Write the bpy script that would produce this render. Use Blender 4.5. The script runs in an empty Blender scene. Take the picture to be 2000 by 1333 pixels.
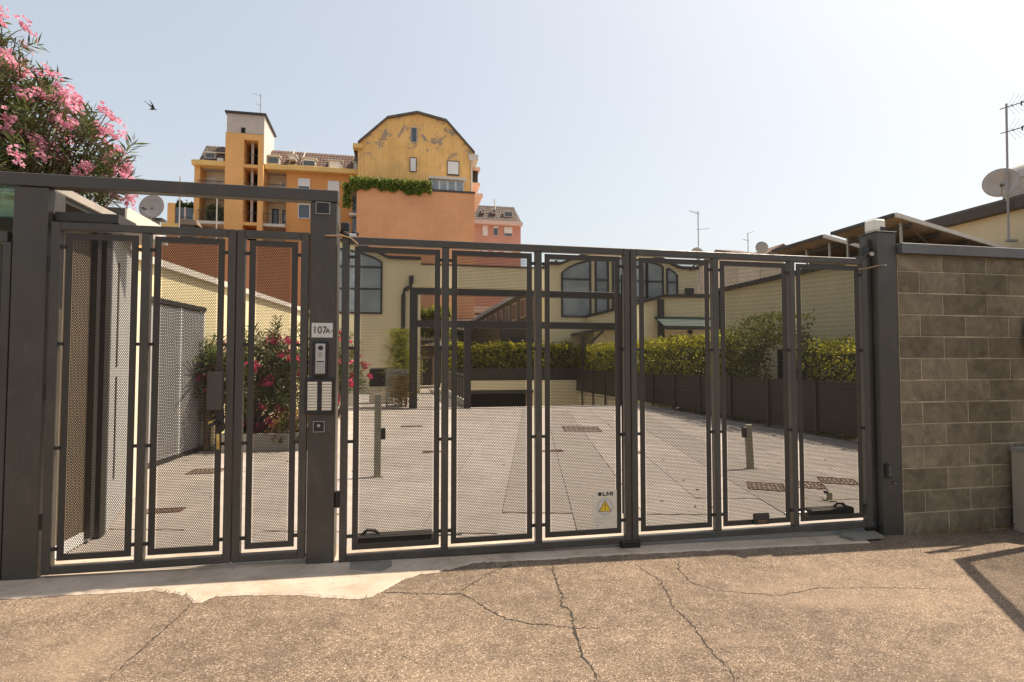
import bpy, math, random
import numpy as np
from mathutils import Vector, Matrix

random.seed(7)
RNG = np.random.default_rng(11)
scene = bpy.context.scene
COL = scene.collection
R = math.radians

# ------------------------------------------------------------------ camera, sky, sun, exposure
PITCH, YAW, FPX, EYE = R(2.15), R(11.2), 1080.0, 1.5
cam = bpy.data.cameras.new('camera')
cam.sensor_width = 36.0
cam.lens = 36.0 * FPX / 2000.0
cam.clip_start = 0.05
cam.clip_end = 3000
camo = bpy.data.objects.new('camera', cam)
camo.location = (0, 0, EYE)
camo.rotation_euler = (R(90) + PITCH, 0, -YAW)
COL.objects.link(camo)
scene.camera = camo

SHU, SHV = 0.60, 0.108                      # shadow shift per metre of height
SUN_EL = math.atan2(1.0, math.hypot(SHU, SHV))
SUN_AZ = math.atan2(SHU, SHV)
world = bpy.data.worlds.new('World')
scene.world = world
world.use_nodes = True
wn = world.node_tree
sky = wn.nodes.new('ShaderNodeTexSky')
sky.sky_type = 'NISHITA'
sky.sun_disc = False
sky.sun_elevation = SUN_EL
sky.sun_rotation = SUN_AZ
sky.altitude = 100
sky.air_density = 1.2
sky.dust_density = 4.0
sky.ozone_density = 1.0
bg = wn.nodes['Background']
bg.inputs[1].default_value = 0.12
hs = wn.nodes.new('ShaderNodeHueSaturation'); hs.inputs['Saturation'].default_value = 0.92
gm = wn.nodes.new('ShaderNodeGamma'); gm.inputs[1].default_value = 0.50          # thin summer haze evens the sky out
ml = wn.nodes.new('ShaderNodeMix'); ml.data_type = 'RGBA'; ml.blend_type = 'MULTIPLY'
ml.inputs[0].default_value = 1.0; ml.inputs[7].default_value = (1.86, 1.81, 1.74, 1)
wn.links.new(sky.outputs[0], hs.inputs['Color']); wn.links.new(hs.outputs[0], gm.inputs[0])
wn.links.new(gm.outputs[0], ml.inputs[6]); wn.links.new(ml.outputs[2], bg.inputs[0])

sun = bpy.data.lights.new('sun', 'SUN')
sun.energy = 4.0
sun.angle = R(0.53)
sun.color = (1.0, 0.86, 0.69)
suno = bpy.data.objects.new('sun', sun)
suno.rotation_euler = Vector((SHU, SHV, 1)).to_track_quat('Z', 'Y').to_euler()
suno.location = (20, 10, 40)
COL.objects.link(suno)

scene.view_settings.view_transform = 'Standard'
scene.view_settings.look = 'None'
scene.view_settings.gamma = 1.0
scene.view_settings.use_curve_mapping = False
scene.view_settings.exposure = 0.95

# ------------------------------------------------------------------ survey helpers (a pixel of the 2000 px photograph -> a place)
def ray(px, py):
    x = (px - 1000) / FPX
    y = -(py - 666.5) / FPX
    Z = math.cos(PITCH) - y * math.sin(PITCH)
    Y = math.sin(PITCH) + y * math.cos(PITCH)
    return (x * math.cos(YAW) + Z * math.sin(YAW), -x * math.sin(YAW) + Z * math.cos(YAW), Y)
def onv(px, py, v):
    d = ray(px, py); t = v / d[1]
    return d[0] * t, EYE + d[2] * t
def onu(px, py, u):
    d = ray(px, py); t = u / d[0]
    return d[1] * t, EYE + d[2] * t
def onz(px, py, z=0.0):
    d = ray(px, py); t = (z - EYE) / d[2]
    return d[0] * t, d[1] * t

# ------------------------------------------------------------------ materials
def srgb(r, g, b):
    f = lambda c: (c / 255) / 12.92 if c / 255 <= 0.04045 else ((c / 255 + 0.055) / 1.055) ** 2.4
    return (f(r), f(g), f(b))
class N:
    def __init__(s, name):
        s.m = bpy.data.materials.new(name); s.m.use_nodes = True
        s.t = s.m.node_tree; s.b = s.t.nodes['Principled BSDF']; s.out = s.t.nodes['Material Output']
    def new(s, t, **k):
        n = s.t.nodes.new(t)
        for a, v in k.items(): setattr(n, a, v)
        return n
    def link(s, a, b): s.t.links.new(a, b)
    def coord(s, kind='Object'): return s.new('ShaderNodeTexCoord').outputs[kind]
    def geo(s, what='Position'): return s.new('ShaderNodeNewGeometry').outputs[what]
    def noise(s, vec, scale, detail=4, rough=0.6, dist=0.0):
        n = s.new('ShaderNodeTexNoise'); n.inputs['Scale'].default_value = scale
        n.inputs['Detail'].default_value = detail; n.inputs['Roughness'].default_value = rough
        n.inputs['Distortion'].default_value = dist
        if vec is not None: s.link(vec, n.inputs['Vector'])
        return n.outputs['Fac']
    def ramp(s, fac, stops):
        n = s.new('ShaderNodeValToRGB'); e = n.color_ramp.elements
        while len(e) < len(stops): e.new(0.5)
        for i, (p, c) in enumerate(stops):
            e[i].position = p; e[i].color = (*c, 1) if not isinstance(c, float) else (c, c, c, 1)
        s.link(fac, n.inputs[0]); return n.outputs[0]
    def mix(s, fac, a, b, mode='MIX'):
        n = s.new('ShaderNodeMix', data_type='RGBA', blend_type=mode)
        for i, v in ((0, fac), (6, a), (7, b)):
            if isinstance(v, (int, float)): n.inputs[i].default_value = v
            elif isinstance(v, tuple): n.inputs[i].default_value = (*v, 1)
            else: s.link(v, n.inputs[i])
        return n.outputs[2]
    def mapping(s, vec, scale=(1, 1, 1), rot=(0, 0, 0)):
        n = s.new('ShaderNodeMapping'); n.inputs['Scale'].default_value = scale; n.inputs['Rotation'].default_value = rot
        s.link(vec, n.inputs['Vector']); return n.outputs[0]
    def bump(s, h, strength=0.3, dist=0.01):
        n = s.new('ShaderNodeBump'); n.inputs['Strength'].default_value = strength; n.inputs['Distance'].default_value = dist
        s.link(h, n.inputs['Height']); s.link(n.outputs[0], s.b.inputs['Normal'])
    def col(s, c):
        if isinstance(c, tuple): s.b.inputs['Base Color'].default_value = (*c, 1)
        else: s.link(c, s.b.inputs['Base Color'])
    def set(s, rough=0.6, metal=0.0, spec=0.5):
        s.b.inputs['Roughness'].default_value = rough; s.b.inputs['Metallic'].default_value = metal
        s.b.inputs['Specular IOR Level'].default_value = spec

M = {}
def sc(c, k): return tuple(min(1, x * k) for x in c)
def plain(name, c, rough=0.6, metal=0.0, scale=6.0, amt=0.25, bump=0.0, bscale=60, spec=0.5, streak=0.0):
    n = N(name); p = n.geo('Position')
    f = n.noise(p, scale, 5, 0.65)
    cc = n.ramp(f, [(0.3, sc(c, 1 - amt)), (0.7, sc(c, 1 + amt))])
    if streak:
        g = n.noise(n.mapping(p, (7, 7, 0.5)), 1.6, 4, 0.6)
        cc = n.mix(n.ramp(g, [(0.45, 0.0), (0.75, streak)]), cc, sc(c, 0.55))
    n.col(cc); n.set(rough, metal, spec)
    if bump: n.bump(n.noise(p, bscale, 3), bump, 0.004)
    M[name] = n.m; return n.m

def dusty(name, c, rough, spec=.5):
    n = N(name); p = n.geo('Position')
    cc = n.ramp(n.noise(p, 3.0, 5, 0.65), [(0.3, sc(c, .86)), (0.7, sc(c, 1.14))])
    g = n.noise(n.mapping(p, (7, 7, 0.5)), 1.6, 4, 0.6); cc = n.mix(n.ramp(g, [(0.45, 0.0), (0.75, 0.3)]), cc, sc(c, 0.6))
    d = n.noise(n.mapping(p, (3, 3, 1.2)), 2.2, 7, 0.75, 0.6); cc = n.mix(n.ramp(d, [(0.52, 0.0), (0.74, 0.28)]), cc, (0.20, 0.16, 0.12))
    sp = n.noise(p, 46, 3, 0.6); cc = n.mix(n.ramp(sp, [(0.70, 0.0), (0.76, 0.5)]), cc, (0.17, 0.13, 0.10))
    n.col(cc); n.set(rough, 0, spec)
    rr = n.ramp(d, [(0.4, rough), (0.75, min(1.0, rough + .3))]); n.link(rr, n.b.inputs['Roughness'])
    n.bump(n.noise(p, 90, 3), 0.04, 0.004); M[name] = n.m
def build_materials():
    dusty('gate_paint', (0.056, 0.049, 0.041), 0.36)
    dusty('gate_paint_worn', (0.060, 0.056, 0.049), 0.40)
    plain('perforated_paint', (0.020, 0.016, 0.012), 0.6, 0.0, 3.0, 0.12, spec=.25)
    plain('panel_paint', (0.046, 0.040, 0.033), 0.5, 0.0, 3.0, 0.14, spec=.4, streak=0.2)
    plain('black_plastic', (0.012, 0.012, 0.012), 0.4)
    plain('black_rubber', (0.018, 0.017, 0.016), 0.75)
    plain('steel', (0.42, 0.42, 0.41), 0.38, 0.85, 30, 0.12)
    plain('galvanised', (0.42, 0.39, 0.345), 0.6, 0.35, 14, 0.15)
    plain('white_paint', (0.72, 0.71, 0.68), 0.55, 0, 3, 0.06, streak=0.12)
    plain('pale_grey', (0.5, 0.49, 0.47), 0.6, 0, 3, 0.08, streak=0.15)
    plain('shutter_white', (0.72, 0.70, 0.68), 0.6, 0, 2, 0.06)
    plain('mid_grey', (0.27, 0.27, 0.265), 0.55, 0, 5, 0.1)
    plain('dark_metal', (0.038, 0.034, 0.029), 0.5, 0, 5, 0.2)
    plain('brown_metal', (0.055, 0.042, 0.031), 0.5, 0, 4, 0.2, streak=0.2)
    plain('alley_brown', (0.17, 0.14, 0.11), 0.85, 0, 1.2, 0.15)
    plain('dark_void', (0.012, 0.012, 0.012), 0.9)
    plain('label_white', (0.58, 0.56, 0.53), 0.5, 0, 30, 0.03)
    plain('label_cream', (0.66, 0.60, 0.50), 0.5, 0, 30, 0.05)
    plain('print_black', (0.015, 0.015, 0.015), 0.5)
    plain('print_grey', (0.35, 0.35, 0.36), 0.6)
    plain('warning_yellow', (0.75, 0.48, 0.02), 0.5, 0, 20, 0.06)
    plain('beacon_plastic', (0.72, 0.70, 0.62), 0.35, 0, 9, 0.06)
    plain('brass', (0.55, 0.38, 0.12), 0.35, 0.9)
    plain('rust', (0.115, 0.066, 0.045), 0.8, 0.2, 12, 0.35, 0.2, 90)
    plain('cable_tan', (0.30, 0.19, 0.11), 0.6)
    plain('galv_olive', (0.30, 0.29, 0.22), 0.55, 0.3, 7, 0.15)
    plain('yellow_render', (0.76, 0.65, 0.40), 0.85, 0, 0.8, 0.07, 0.15, 45, streak=0.10)
    plain('cream_render', (0.64, 0.55, 0.36), 0.85, 0, 0.8, 0.08, 0.15, 45, streak=0.12)
    plain('cream_wall', (0.70, 0.60, 0.46), 0.85, 0, 1.0, 0.12)
    plain('orange_render', (0.74, 0.40, 0.145), 0.85, 0, 0.5, 0.08, 0.1, 20, streak=0.12)
    plain('deep_orange_render', (0.66, 0.31, 0.10), 0.85, 0, 0.5, 0.08, 0.1, 20, streak=0.12)
    plain('terracotta_render', (0.64, 0.31, 0.15), 0.85, 0, 0.4, 0.10, 0.1, 20, streak=0.2)
    plain('red_brown_render', (0.46, 0.19, 0.085), 0.85, 0, 0.4, 0.08)
    plain('ochre_cornice', (0.72, 0.47, 0.16), 0.8, 0, 0.8, 0.08, streak=0.15)
    plain('pink_render', (0.58, 0.29, 0.21), 0.85, 0, 0.4, 0.07)
    plain('pale_pink', (0.66, 0.48, 0.40), 0.8, 0, 0.6, 0.06)
    plain('grey_render', (0.50, 0.43, 0.38), 0.85, 0, 0.7, 0.12, streak=0.2)
    plain('white_render', (0.62, 0.57, 0.50), 0.85, 0, 0.7, 0.08, streak=0.2)
    plain('roof_tile', (0.13, 0.08, 0.06), 0.85, 0, 2.5, 0.4)
    plain('roof_tile_grey', (0.11, 0.085, 0.07), 0.85, 0, 2.0, 0.4)
    plain('fibre_sheet', (0.40, 0.29, 0.20), 0.8, 0, 1.5, 0.25, streak=0.3)
    plain('fence_sheet', (0.040, 0.031, 0.022), 0.55, 0.1, 1.6, 0.2, streak=0.3)
    plain('cladding_brown', (0.20, 0.155, 0.11), 0.6, 0, 2, 0.12)
    plain('concrete', (0.50, 0.45, 0.38), 0.85, 0, 2.2, 0.2, 0.25, 70, streak=0)
    plain('courtyard_base', (0.34, 0.30, 0.265), 0.9, 0, 2, 0.1)
    plain('planter_grey', (0.28, 0.26, 0.23), 0.7, 0, 5, 0.15)
    plain('trunk_bark', (0.13, 0.09, 0.06), 0.9, 0, 9, 0.3, 0.4, 40)
    plain('coping_stone', (0.36, 0.325, 0.285), 0.85, 0, 3, 0.15)
    plain('dish_grey', (0.40, 0.35, 0.31), 0.55, 0, 4, 0.08)
    plain('awning_green', (0.04, 0.075, 0.06), 0.7)
    plain('feather', (0.03, 0.026, 0.024), 0.8)
    plain('curtain', (0.42, 0.44, 0.42), 0.85, 0, 3, 0.15)
    # glass
    n = N('window_glass'); n.col((0.055, 0.07, 0.08)); n.set(0.06, 0, 0.8); M['window_glass'] = n.m
    n = N('pale_glass'); p = n.geo(); n.col(n.ramp(n.noise(p, 0.9, 3), [(0.35, (0.16, 0.19, 0.20)), (0.65, (0.32, 0.36, 0.36))])); n.set(0.08, 0, 0.7); M['pale_glass'] = n.m
    n = N('green_glass'); n.col((0.45, 0.72, 0.62)); n.set(0.25, 0, 0.5); n.b.inputs['Transmission Weight'].default_value = 0.85; M['green_glass'] = n.m
    # asphalt: pale worn aggregate
    n = N('asphalt'); p = n.geo()
    big = n.noise(p, 0.55, 5, 0.6); mid = n.noise(p, 9, 4, 0.7)
    v = n.new('ShaderNodeTexVoronoi'); v.inputs['Scale'].default_value = 175; n.link(p, v.inputs['Vector'])
    gr = n.new('ShaderNodeSeparateColor'); n.link(v.outputs['Color'], gr.inputs[0])
    stone = n.ramp(gr.outputs[0], [(0.0, (0.10, 0.07, 0.046)), (0.22, (0.20, 0.142, 0.095)), (0.70, (0.285, 0.208, 0.145)), (0.88, (0.37, 0.278, 0.20)), (1.0, (0.62, 0.50, 0.385))])
    edge = n.ramp(v.outputs['Distance'], [(0.25, 1.0), (0.62, 0.68)])
    c = n.mix(1.0, stone, edge, 'MULTIPLY')
    c = n.mix(1.0, c, n.ramp(big, [(0.3, 0.74), (0.7, 1.18)]), 'MULTIPLY')
    c = n.mix(1.0, c, n.ramp(mid, [(0.3, 0.72), (0.7, 1.2)]), 'MULTIPLY')
    stain = n.noise(n.mapping(p, (1, 1.6, 1)), 1.3, 6, 0.75, 0.6)
    c = n.mix(n.ramp(stain, [(0.54, 0.0), (0.70, 0.65)]), c, (0.085, 0.062, 0.045))
    fine = n.noise(p, 38, 5, 0.75)
    c = n.mix(n.ramp(fine, [(0.56, 0.0), (0.68, 0.6)]), c, (0.10, 0.07, 0.048))
    dust = n.noise(n.mapping(p, (0.5, 1.1, 1)), 0.9, 6, 0.7, 0.9)
    c = n.mix(n.ramp(dust, [(0.5, 0.0), (0.68, 0.35)]), c, (0.34, 0.25, 0.175))
    n.col(c); n.set(0.85, 0, 0.35)
    h = n.new('ShaderNodeMath', operation='SUBTRACT'); h.inputs[0].default_value = 1.0; n.link(v.outputs['Distance'], h.inputs[1])
    n.bump(h.outputs[0], 0.55, 0.006); M['asphalt'] = n.m
    # pale concrete apron, stained
    n = N('apron_concrete'); p = n.geo()
    c = n.ramp(n.noise(p, 3.2, 7, 0.7, 0.4), [(0.28, (0.30, 0.24, 0.175)), (0.5, (0.45, 0.365, 0.29)), (0.75, (0.54, 0.45, 0.365))])
    c = n.mix(n.ramp(n.noise(p, 22, 5, 0.7), [(0.56, 0.0), (0.70, 0.6)]), c, (0.25, 0.19, 0.14))
    c = n.mix(n.ramp(n.noise(n.mapping(p, (1, 2.5, 1)), 1.6, 6, 0.7, 0.8), [(0.5, 0.0), (0.68, 0.5)]), c, (0.34, 0.26, 0.19))
    n.col(c); n.set(0.85, 0, 0.3); n.bump(n.noise(p, 60, 5, 0.7), 0.3, 0.004); M['apron_concrete'] = n.m
    # paving slabs: each slab has its own tone
    n = N('paving_stone'); p = n.geo(); oi = n.new('ShaderNodeObjectInfo')
    c = n.ramp(oi.outputs['Random'], [(0.0, (0.335, 0.295, 0.26)), (1.0, (0.385, 0.34, 0.30))])
    c = n.mix(1.0, c, n.ramp(n.noise(p, 2.0, 5, 0.7), [(0.3, 0.82), (0.7, 1.1)]), 'MULTIPLY')
    c = n.mix(n.ramp(n.noise(p, 0.8, 7, 0.75, 0.7), [(0.55, 0.0), (0.72, 0.4)]), c, (0.19, 0.16, 0.135))
    c = n.mix(1.0, c, n.ramp(n.noise(p, 90, 3, 0.7), [(0.3, 0.88), (0.7, 1.1)]), 'MULTIPLY')
    n.col(c); n.set(0.8, 0, 0.3); n.bump(n.noise(p, 120, 3), 0.15, 0.003); M['paving_stone'] = n.m
    n2 = N('paving_stone_dark'); p = n2.geo()
    c = n2.ramp(n2.noise(p, 2.0, 5, 0.7), [(0.3, (0.265, 0.232, 0.203)), (0.7, (0.315, 0.278, 0.243))])
    n2.col(c); n2.set(0.8, 0, 0.3); M['paving_stone_dark'] = n2.m
    # concrete blocks
    n = N('concrete_block'); p = n.geo(); oi = n.new('ShaderNodeObjectInfo')
    c = n.ramp(oi.outputs['Random'], [(0.0, (0.175, 0.143, 0.098)), (0.5, (0.215, 0.176, 0.122)), (1.0, (0.26, 0.214, 0.15))])
    c = n.mix(1.0, c, n.ramp(n.noise(p, 5.5, 6, 0.68, 1.2), [(0.28, 0.62), (0.48, 0.95), (0.56, 1.08), (0.72, 1.45)]), 'MULTIPLY')
    c = n.mix(1.0, c, n.ramp(n.noise(p, 130, 3, 0.7), [(0.3, 0.82), (0.7, 1.15)]), 'MULTIPLY')
    n.col(c); n.set(0.92, 0, 0.2); n.bump(n.noise(p, 110, 4, 0.7), 0.5, 0.004); M['concrete_block'] = n.m
    plain('mortar', (0.44, 0.37, 0.26), 0.95, 0, 6, 0.25, 0.3, 80)
    # weathered gable of the tall house: ochre render with bare grey patches
    n = N('weathered_ochre'); p = n.geo()
    c = n.ramp(n.noise(p, 0.7, 5, 0.65), [(0.3, (0.76, 0.44, 0.155)), (0.7, (0.88, 0.55, 0.215))])
    g = n.noise(n.mapping(p, (10, 10, 0.4)), 1.1, 4, 0.6)
    c = n.mix(n.ramp(g, [(0.45, 0.0), (0.75, 0.45)]), c, (0.42, 0.24, 0.11))
    pt = n.noise(n.mapping(p, (1.0, 1, 0.9)), 0.62, 7, 0.72, 0.5)
    z = n.new('ShaderNodeSeparateXYZ'); n.link(p, z.inputs[0])
    hi = n.new('ShaderNodeMapRange'); hi.inputs[1].default_value = 20.5; hi.inputs[2].default_value = 23.5; n.link(z.outputs[2], hi.inputs[0])
    mk = n.new('ShaderNodeMath', operation='MULTIPLY'); n.link(n.ramp(pt, [(0.53, 0.0), (0.565, 1.0)]), mk.inputs[0]); n.link(hi.outputs[0], mk.inputs[1])
    c = n.mix(mk.outputs[0], c, (0.36, 0.27, 0.20))
    n.col(c); n.set(0.9, 0, 0.2); M['weathered_ochre'] = n.m
    # foliage
    def leaf(name, dark, light, trans=0.45, rough=0.45):
        n = N(name); ri = n.geo('Random Per Island'); p = n.geo('Position')
        c = n.ramp(ri, [(0.0, dark), (1.0, light)])
        c = n.mix(1.0, c, n.ramp(n.noise(p, 2.2, 3), [(0.3, 0.75), (0.7, 1.25)]), 'MULTIPLY')
        n.col(c); n.set(rough, 0, 0.4)
        t = n.new('ShaderNodeBsdfTranslucent'); n.link(c, t.inputs[0])
        ms = n.new('ShaderNodeMixShader'); ms.inputs[0].default_value = trans
        n.link(n.b.outputs[0], ms.inputs[1]); n.link(t.outputs[0], ms.inputs[2]); n.link(ms.outputs[0], n.out.inputs[0])
        M[name] = n.m
    leaf('oleander_leaf', (0.045, 0.065, 0.02), (0.15, 0.17, 0.055), 0.4)
    leaf('hedge_leaf', (0.12, 0.14, 0.014), (0.60, 0.54, 0.05), 0.6)
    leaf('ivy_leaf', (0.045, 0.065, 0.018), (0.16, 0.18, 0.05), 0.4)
    leaf('ivy_bright', (0.06, 0.10, 0.018), (0.30, 0.36, 0.07), 0.45)
    leaf('mound_leaf', (0.07, 0.09, 0.02), (0.30, 0.30, 0.07), 0.45)
    leaf('pale_leaf', (0.16, 0.20, 0.025), (0.46, 0.43, 0.07), 0.5)
    leaf('strap_leaf', (0.08, 0.12, 0.03), (0.20, 0.25, 0.07), 0.45)
    leaf('pink_petal', (0.70, 0.23, 0.37), (0.90, 0.55, 0.64), 0.4, 0.6)
    leaf('red_petal', (0.50, 0.03, 0.11), (0.68, 0.10, 0.22), 0.4, 0.6)
    leaf('dry_leaf', (0.22, 0.12, 0.03), (0.42, 0.24, 0.06), 0.4, 0.7)
build_materials()

# ------------------------------------------------------------------ mesh helpers
WL = {}
def tag(o, label=None, cat=None, group=None, kind=None):
    if label: o['label'] = label
    if cat: o['category'] = cat
    if group: o['group'] = group
    if kind: o['kind'] = kind
    return o
def thing(name, label, cat, loc=(0, 0, 0), group=None, rz=0.0):
    o = bpy.data.objects.new(name, None); o.empty_display_size = 0.2
    o.location = loc; o.rotation_euler = (0, 0, rz); COL.objects.link(o)
    WL[o.name] = Vector(loc)
    return tag(o, label, cat, group)
def link_mesh(name, me, parent=None, loc=(0, 0, 0), rot=None):
    o = bpy.data.objects.new(name, me); o.location = loc
    if rot: o.rotation_euler = rot
    COL.objects.link(o)
    if parent is not None: o.parent = parent
    return o
class MB:
    def __init__(s): s.v = []; s.f = []
    def add(s, vs, fs):
        k = len(s.v); s.v += [tuple(p) for p in vs]; s.f += [tuple(i + k for i in f) for f in fs]; return s
    def box(s, x0, x1, y0, y1, z0, z1, c=0.0):
        x0, x1 = min(x0, x1), max(x0, x1); y0, y1 = min(y0, y1), max(y0, y1); z0, z1 = min(z0, z1), max(z0, z1)
        c = min(c, 0.45 * min(x1 - x0, y1 - y0, z1 - z0))
        if c <= 0:
            return s.add([(x0, y0, z0), (x1, y0, z0), (x1, y1, z0), (x0, y1, z0), (x0, y0, z1), (x1, y0, z1), (x1, y1, z1), (x0, y1, z1)],
                         [(0, 3, 2, 1), (4, 5, 6, 7), (0, 1, 5, 4), (1, 2, 6, 5), (2, 3, 7, 6), (3, 0, 4, 7)])
        V = []; idx = {}
        for sx in (0, 1):
            for sy in (0, 1):
                for sz in (0, 1):
                    P = ((x0, x1)[sx], (y0, y1)[sy], (z0, z1)[sz]); I = ((x0 + c, x1 - c)[sx], (y0 + c, y1 - c)[sy], (z0 + c, z1 - c)[sz])
                    for a in range(3):
                        idx[(sx, sy, sz, a)] = len(V)
                        V.append(tuple(P[i] if i == a else I[i] for i in range(3)))
        F = []
        g = lambda b, a: idx[(*b, a)]
        for a in range(3):
            o = [i for i in range(3) if i != a]
            for sd in (0, 1):
                q = []
                for (p, r) in ((0, 0), (1, 0), (1, 1), (0, 1)):
                    b = [0, 0, 0]; b[a] = sd; b[o[0]] = p; b[o[1]] = r; q.append(g(b, a))
                flip = (sd == 0) != (a == 1)
                F.append(tuple(q[::-1] if flip else q))
        for a in range(3):          # edge chamfers along axis a
            o = [i for i in range(3) if i != a]
            for p in (0, 1):
                for r in (0, 1):
                    b0 = [0, 0, 0]; b0[o[0]] = p; b0[o[1]] = r; b1 = list(b0); b1[a] = 1
                    F.append((g(b0, o[0]), g(b1, o[0]), g(b1, o[1]), g(b0, o[1])))
        for sx in (0, 1):
            for sy in (0, 1):
                for sz in (0, 1):
                    F.append(tuple(idx[(sx, sy, sz, a)] for a in range(3)))
        return s.add(V, F)
    def tube(s, pts, r, n=8, caps=True):
        pts = [Vector(p) for p in pts]; rr = r if isinstance(r, (list, tuple)) else [r] * len(pts)
        V = []; F = []
        for i, p in enumerate(pts):
            d = (pts[min(i + 1, len(pts) - 1)] - pts[max(i - 1, 0)]).normalized()
            up = Vector((0, 0, 1)) if abs(d.z) < 0.9 else Vector((1, 0, 0))
            a = d.cross(up).normalized(); b = d.cross(a)
            for k in range(n):
                t = 2 * math.pi * k / n
                V.append(p + (a * math.cos(t) + b * math.sin(t)) * rr[i])
        for i in range(len(pts) - 1):
            for k in range(n):
                F.append((i * n + k, i * n + (k + 1) % n, (i + 1) * n + (k + 1) % n, (i + 1) * n + k))
        if caps:
            F.append(tuple(range(n))[::-1]); F.append(tuple(range((len(pts) - 1) * n, len(pts) * n)))
        return s.add(V, F)
    def prism(s, poly, axis, a, b):
        """poly: 2D points; extruded along axis from a to b"""
        def P(p, t):
            return {'x': (t, p[0], p[1]), 'y': (p[0], t, p[1]), 'z': (p[0], p[1], t)}[axis]
        n = len(poly)
        V = [P(p, a) for p in poly] + [P(p, b) for p in poly]
        F = [tuple(range(n))[::-1], tuple(range(n, 2 * n))] + [(i, (i + 1) % n, n + (i + 1) % n, n + i) for i in range(n)]
        return s.add(V, F)
    def ring(s, x0, x1, z0, z1, w, y0, y1, c=0.0):
        s.box(x0, x0 + w, y0, y1, z0, z1, c); s.box(x1 - w, x1, y0, y1, z0, z1, c)
        s.box(x0 + w, x1 - w, y0, y1, z0, z0 + w, c); s.box(x0 + w, x1 - w, y0, y1, z1 - w, z1, c)
        return s
    def quad(s, a, b, c, d): return s.add([a, b, c, d], [(0, 1, 2, 3)])
    def disc(s, c, nrm, r, n=20, depth=0.0, rim=0.0):
        c = Vector(c); nrm = Vector(nrm).normalized()
        up = Vector((0, 0, 1)) if abs(nrm.z) < 0.9 else Vector((1, 0, 0))
        a = nrm.cross(up).normalized(); b = nrm.cross(a)
        rings = 4; V = [c - nrm * depth]; F = []
        for j in range(1, rings + 1):
            q = j / rings
            for k in range(n):
                t = 2 * math.pi * k / n
                V.append(c + (a * math.cos(t) + b * math.sin(t)) * r * q - nrm * depth * (1 - q * q))
        for k in range(n): F.append((0, 1 + k, 1 + (k + 1) % n))
        for j in range(rings - 1):
            for k in range(n):
                o = 1 + j * n; F.append((o + k, o + n + k, o + n + (k + 1) % n, o + (k + 1) % n))
        base = len(V)
        t = max(rim, 0.006)
        V += [Vector(p) - nrm * t for p in V[:]]
        F += [tuple(i + base for i in f[::-1]) for f in F[:]]
        o = 1 + (rings - 1) * n
        for k in range(n): F.append((o + k, o + (k + 1) % n, base + o + (k + 1) % n, base + o + k))
        return s.add(V, F)
    def mesh(s, name, mat, off=None, smooth=False, fix=True):
        me = bpy.data.meshes.new(name)
        vs = s.v if off is None else [(p[0] - off[0], p[1] - off[1], p[2] - off[2]) for p in s.v]
        me.from_pydata(vs, [], s.f)
        me.materials.append(M[mat] if isinstance(mat, str) else mat)
        if fix:
            import bmesh
            bm = bmesh.new(); bm.from_mesh(me); bmesh.ops.recalc_face_normals(bm, faces=bm.faces); bm.to_mesh(me); bm.free()
        if smooth: me.polygons.foreach_set('use_smooth', [True] * len(me.polygons))
        me.update(); return me
    def build(s, name, mat, parent=None, smooth=False, local=False, **t):
        off = None; root = parent
        while root is not None and root.parent is not None: root = root.parent
        if parent is not None and not local: off = WL.get(root.name, Vector((0, 0, 0)))
        o = link_mesh(name, s.mesh(name, mat, off, smooth), parent)
        return tag(o, **t)
def B(*a, c=0.0): return MB().box(*a, c=c)

def np_mesh(name, V, Fq, mat):
    me = bpy.data.meshes.new(name)
    V = np.asarray(V, dtype=np.float32); Fq = np.asarray(Fq, dtype=np.int32)
    n, k = Fq.shape
    me.vertices.add(len(V)); me.vertices.foreach_set('co', V.ravel())
    me.loops.add(n * k); me.loops.foreach_set('vertex_index', Fq.ravel())
    me.polygons.add(n); me.polygons.foreach_set('loop_start', np.arange(0, n * k, k, dtype=np.int32))
    me.polygons.foreach_set('loop_total', np.full(n, k, dtype=np.int32))
    me.materials.append(M[mat]); me.update(calc_edges=True); me.validate(); return me

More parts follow.
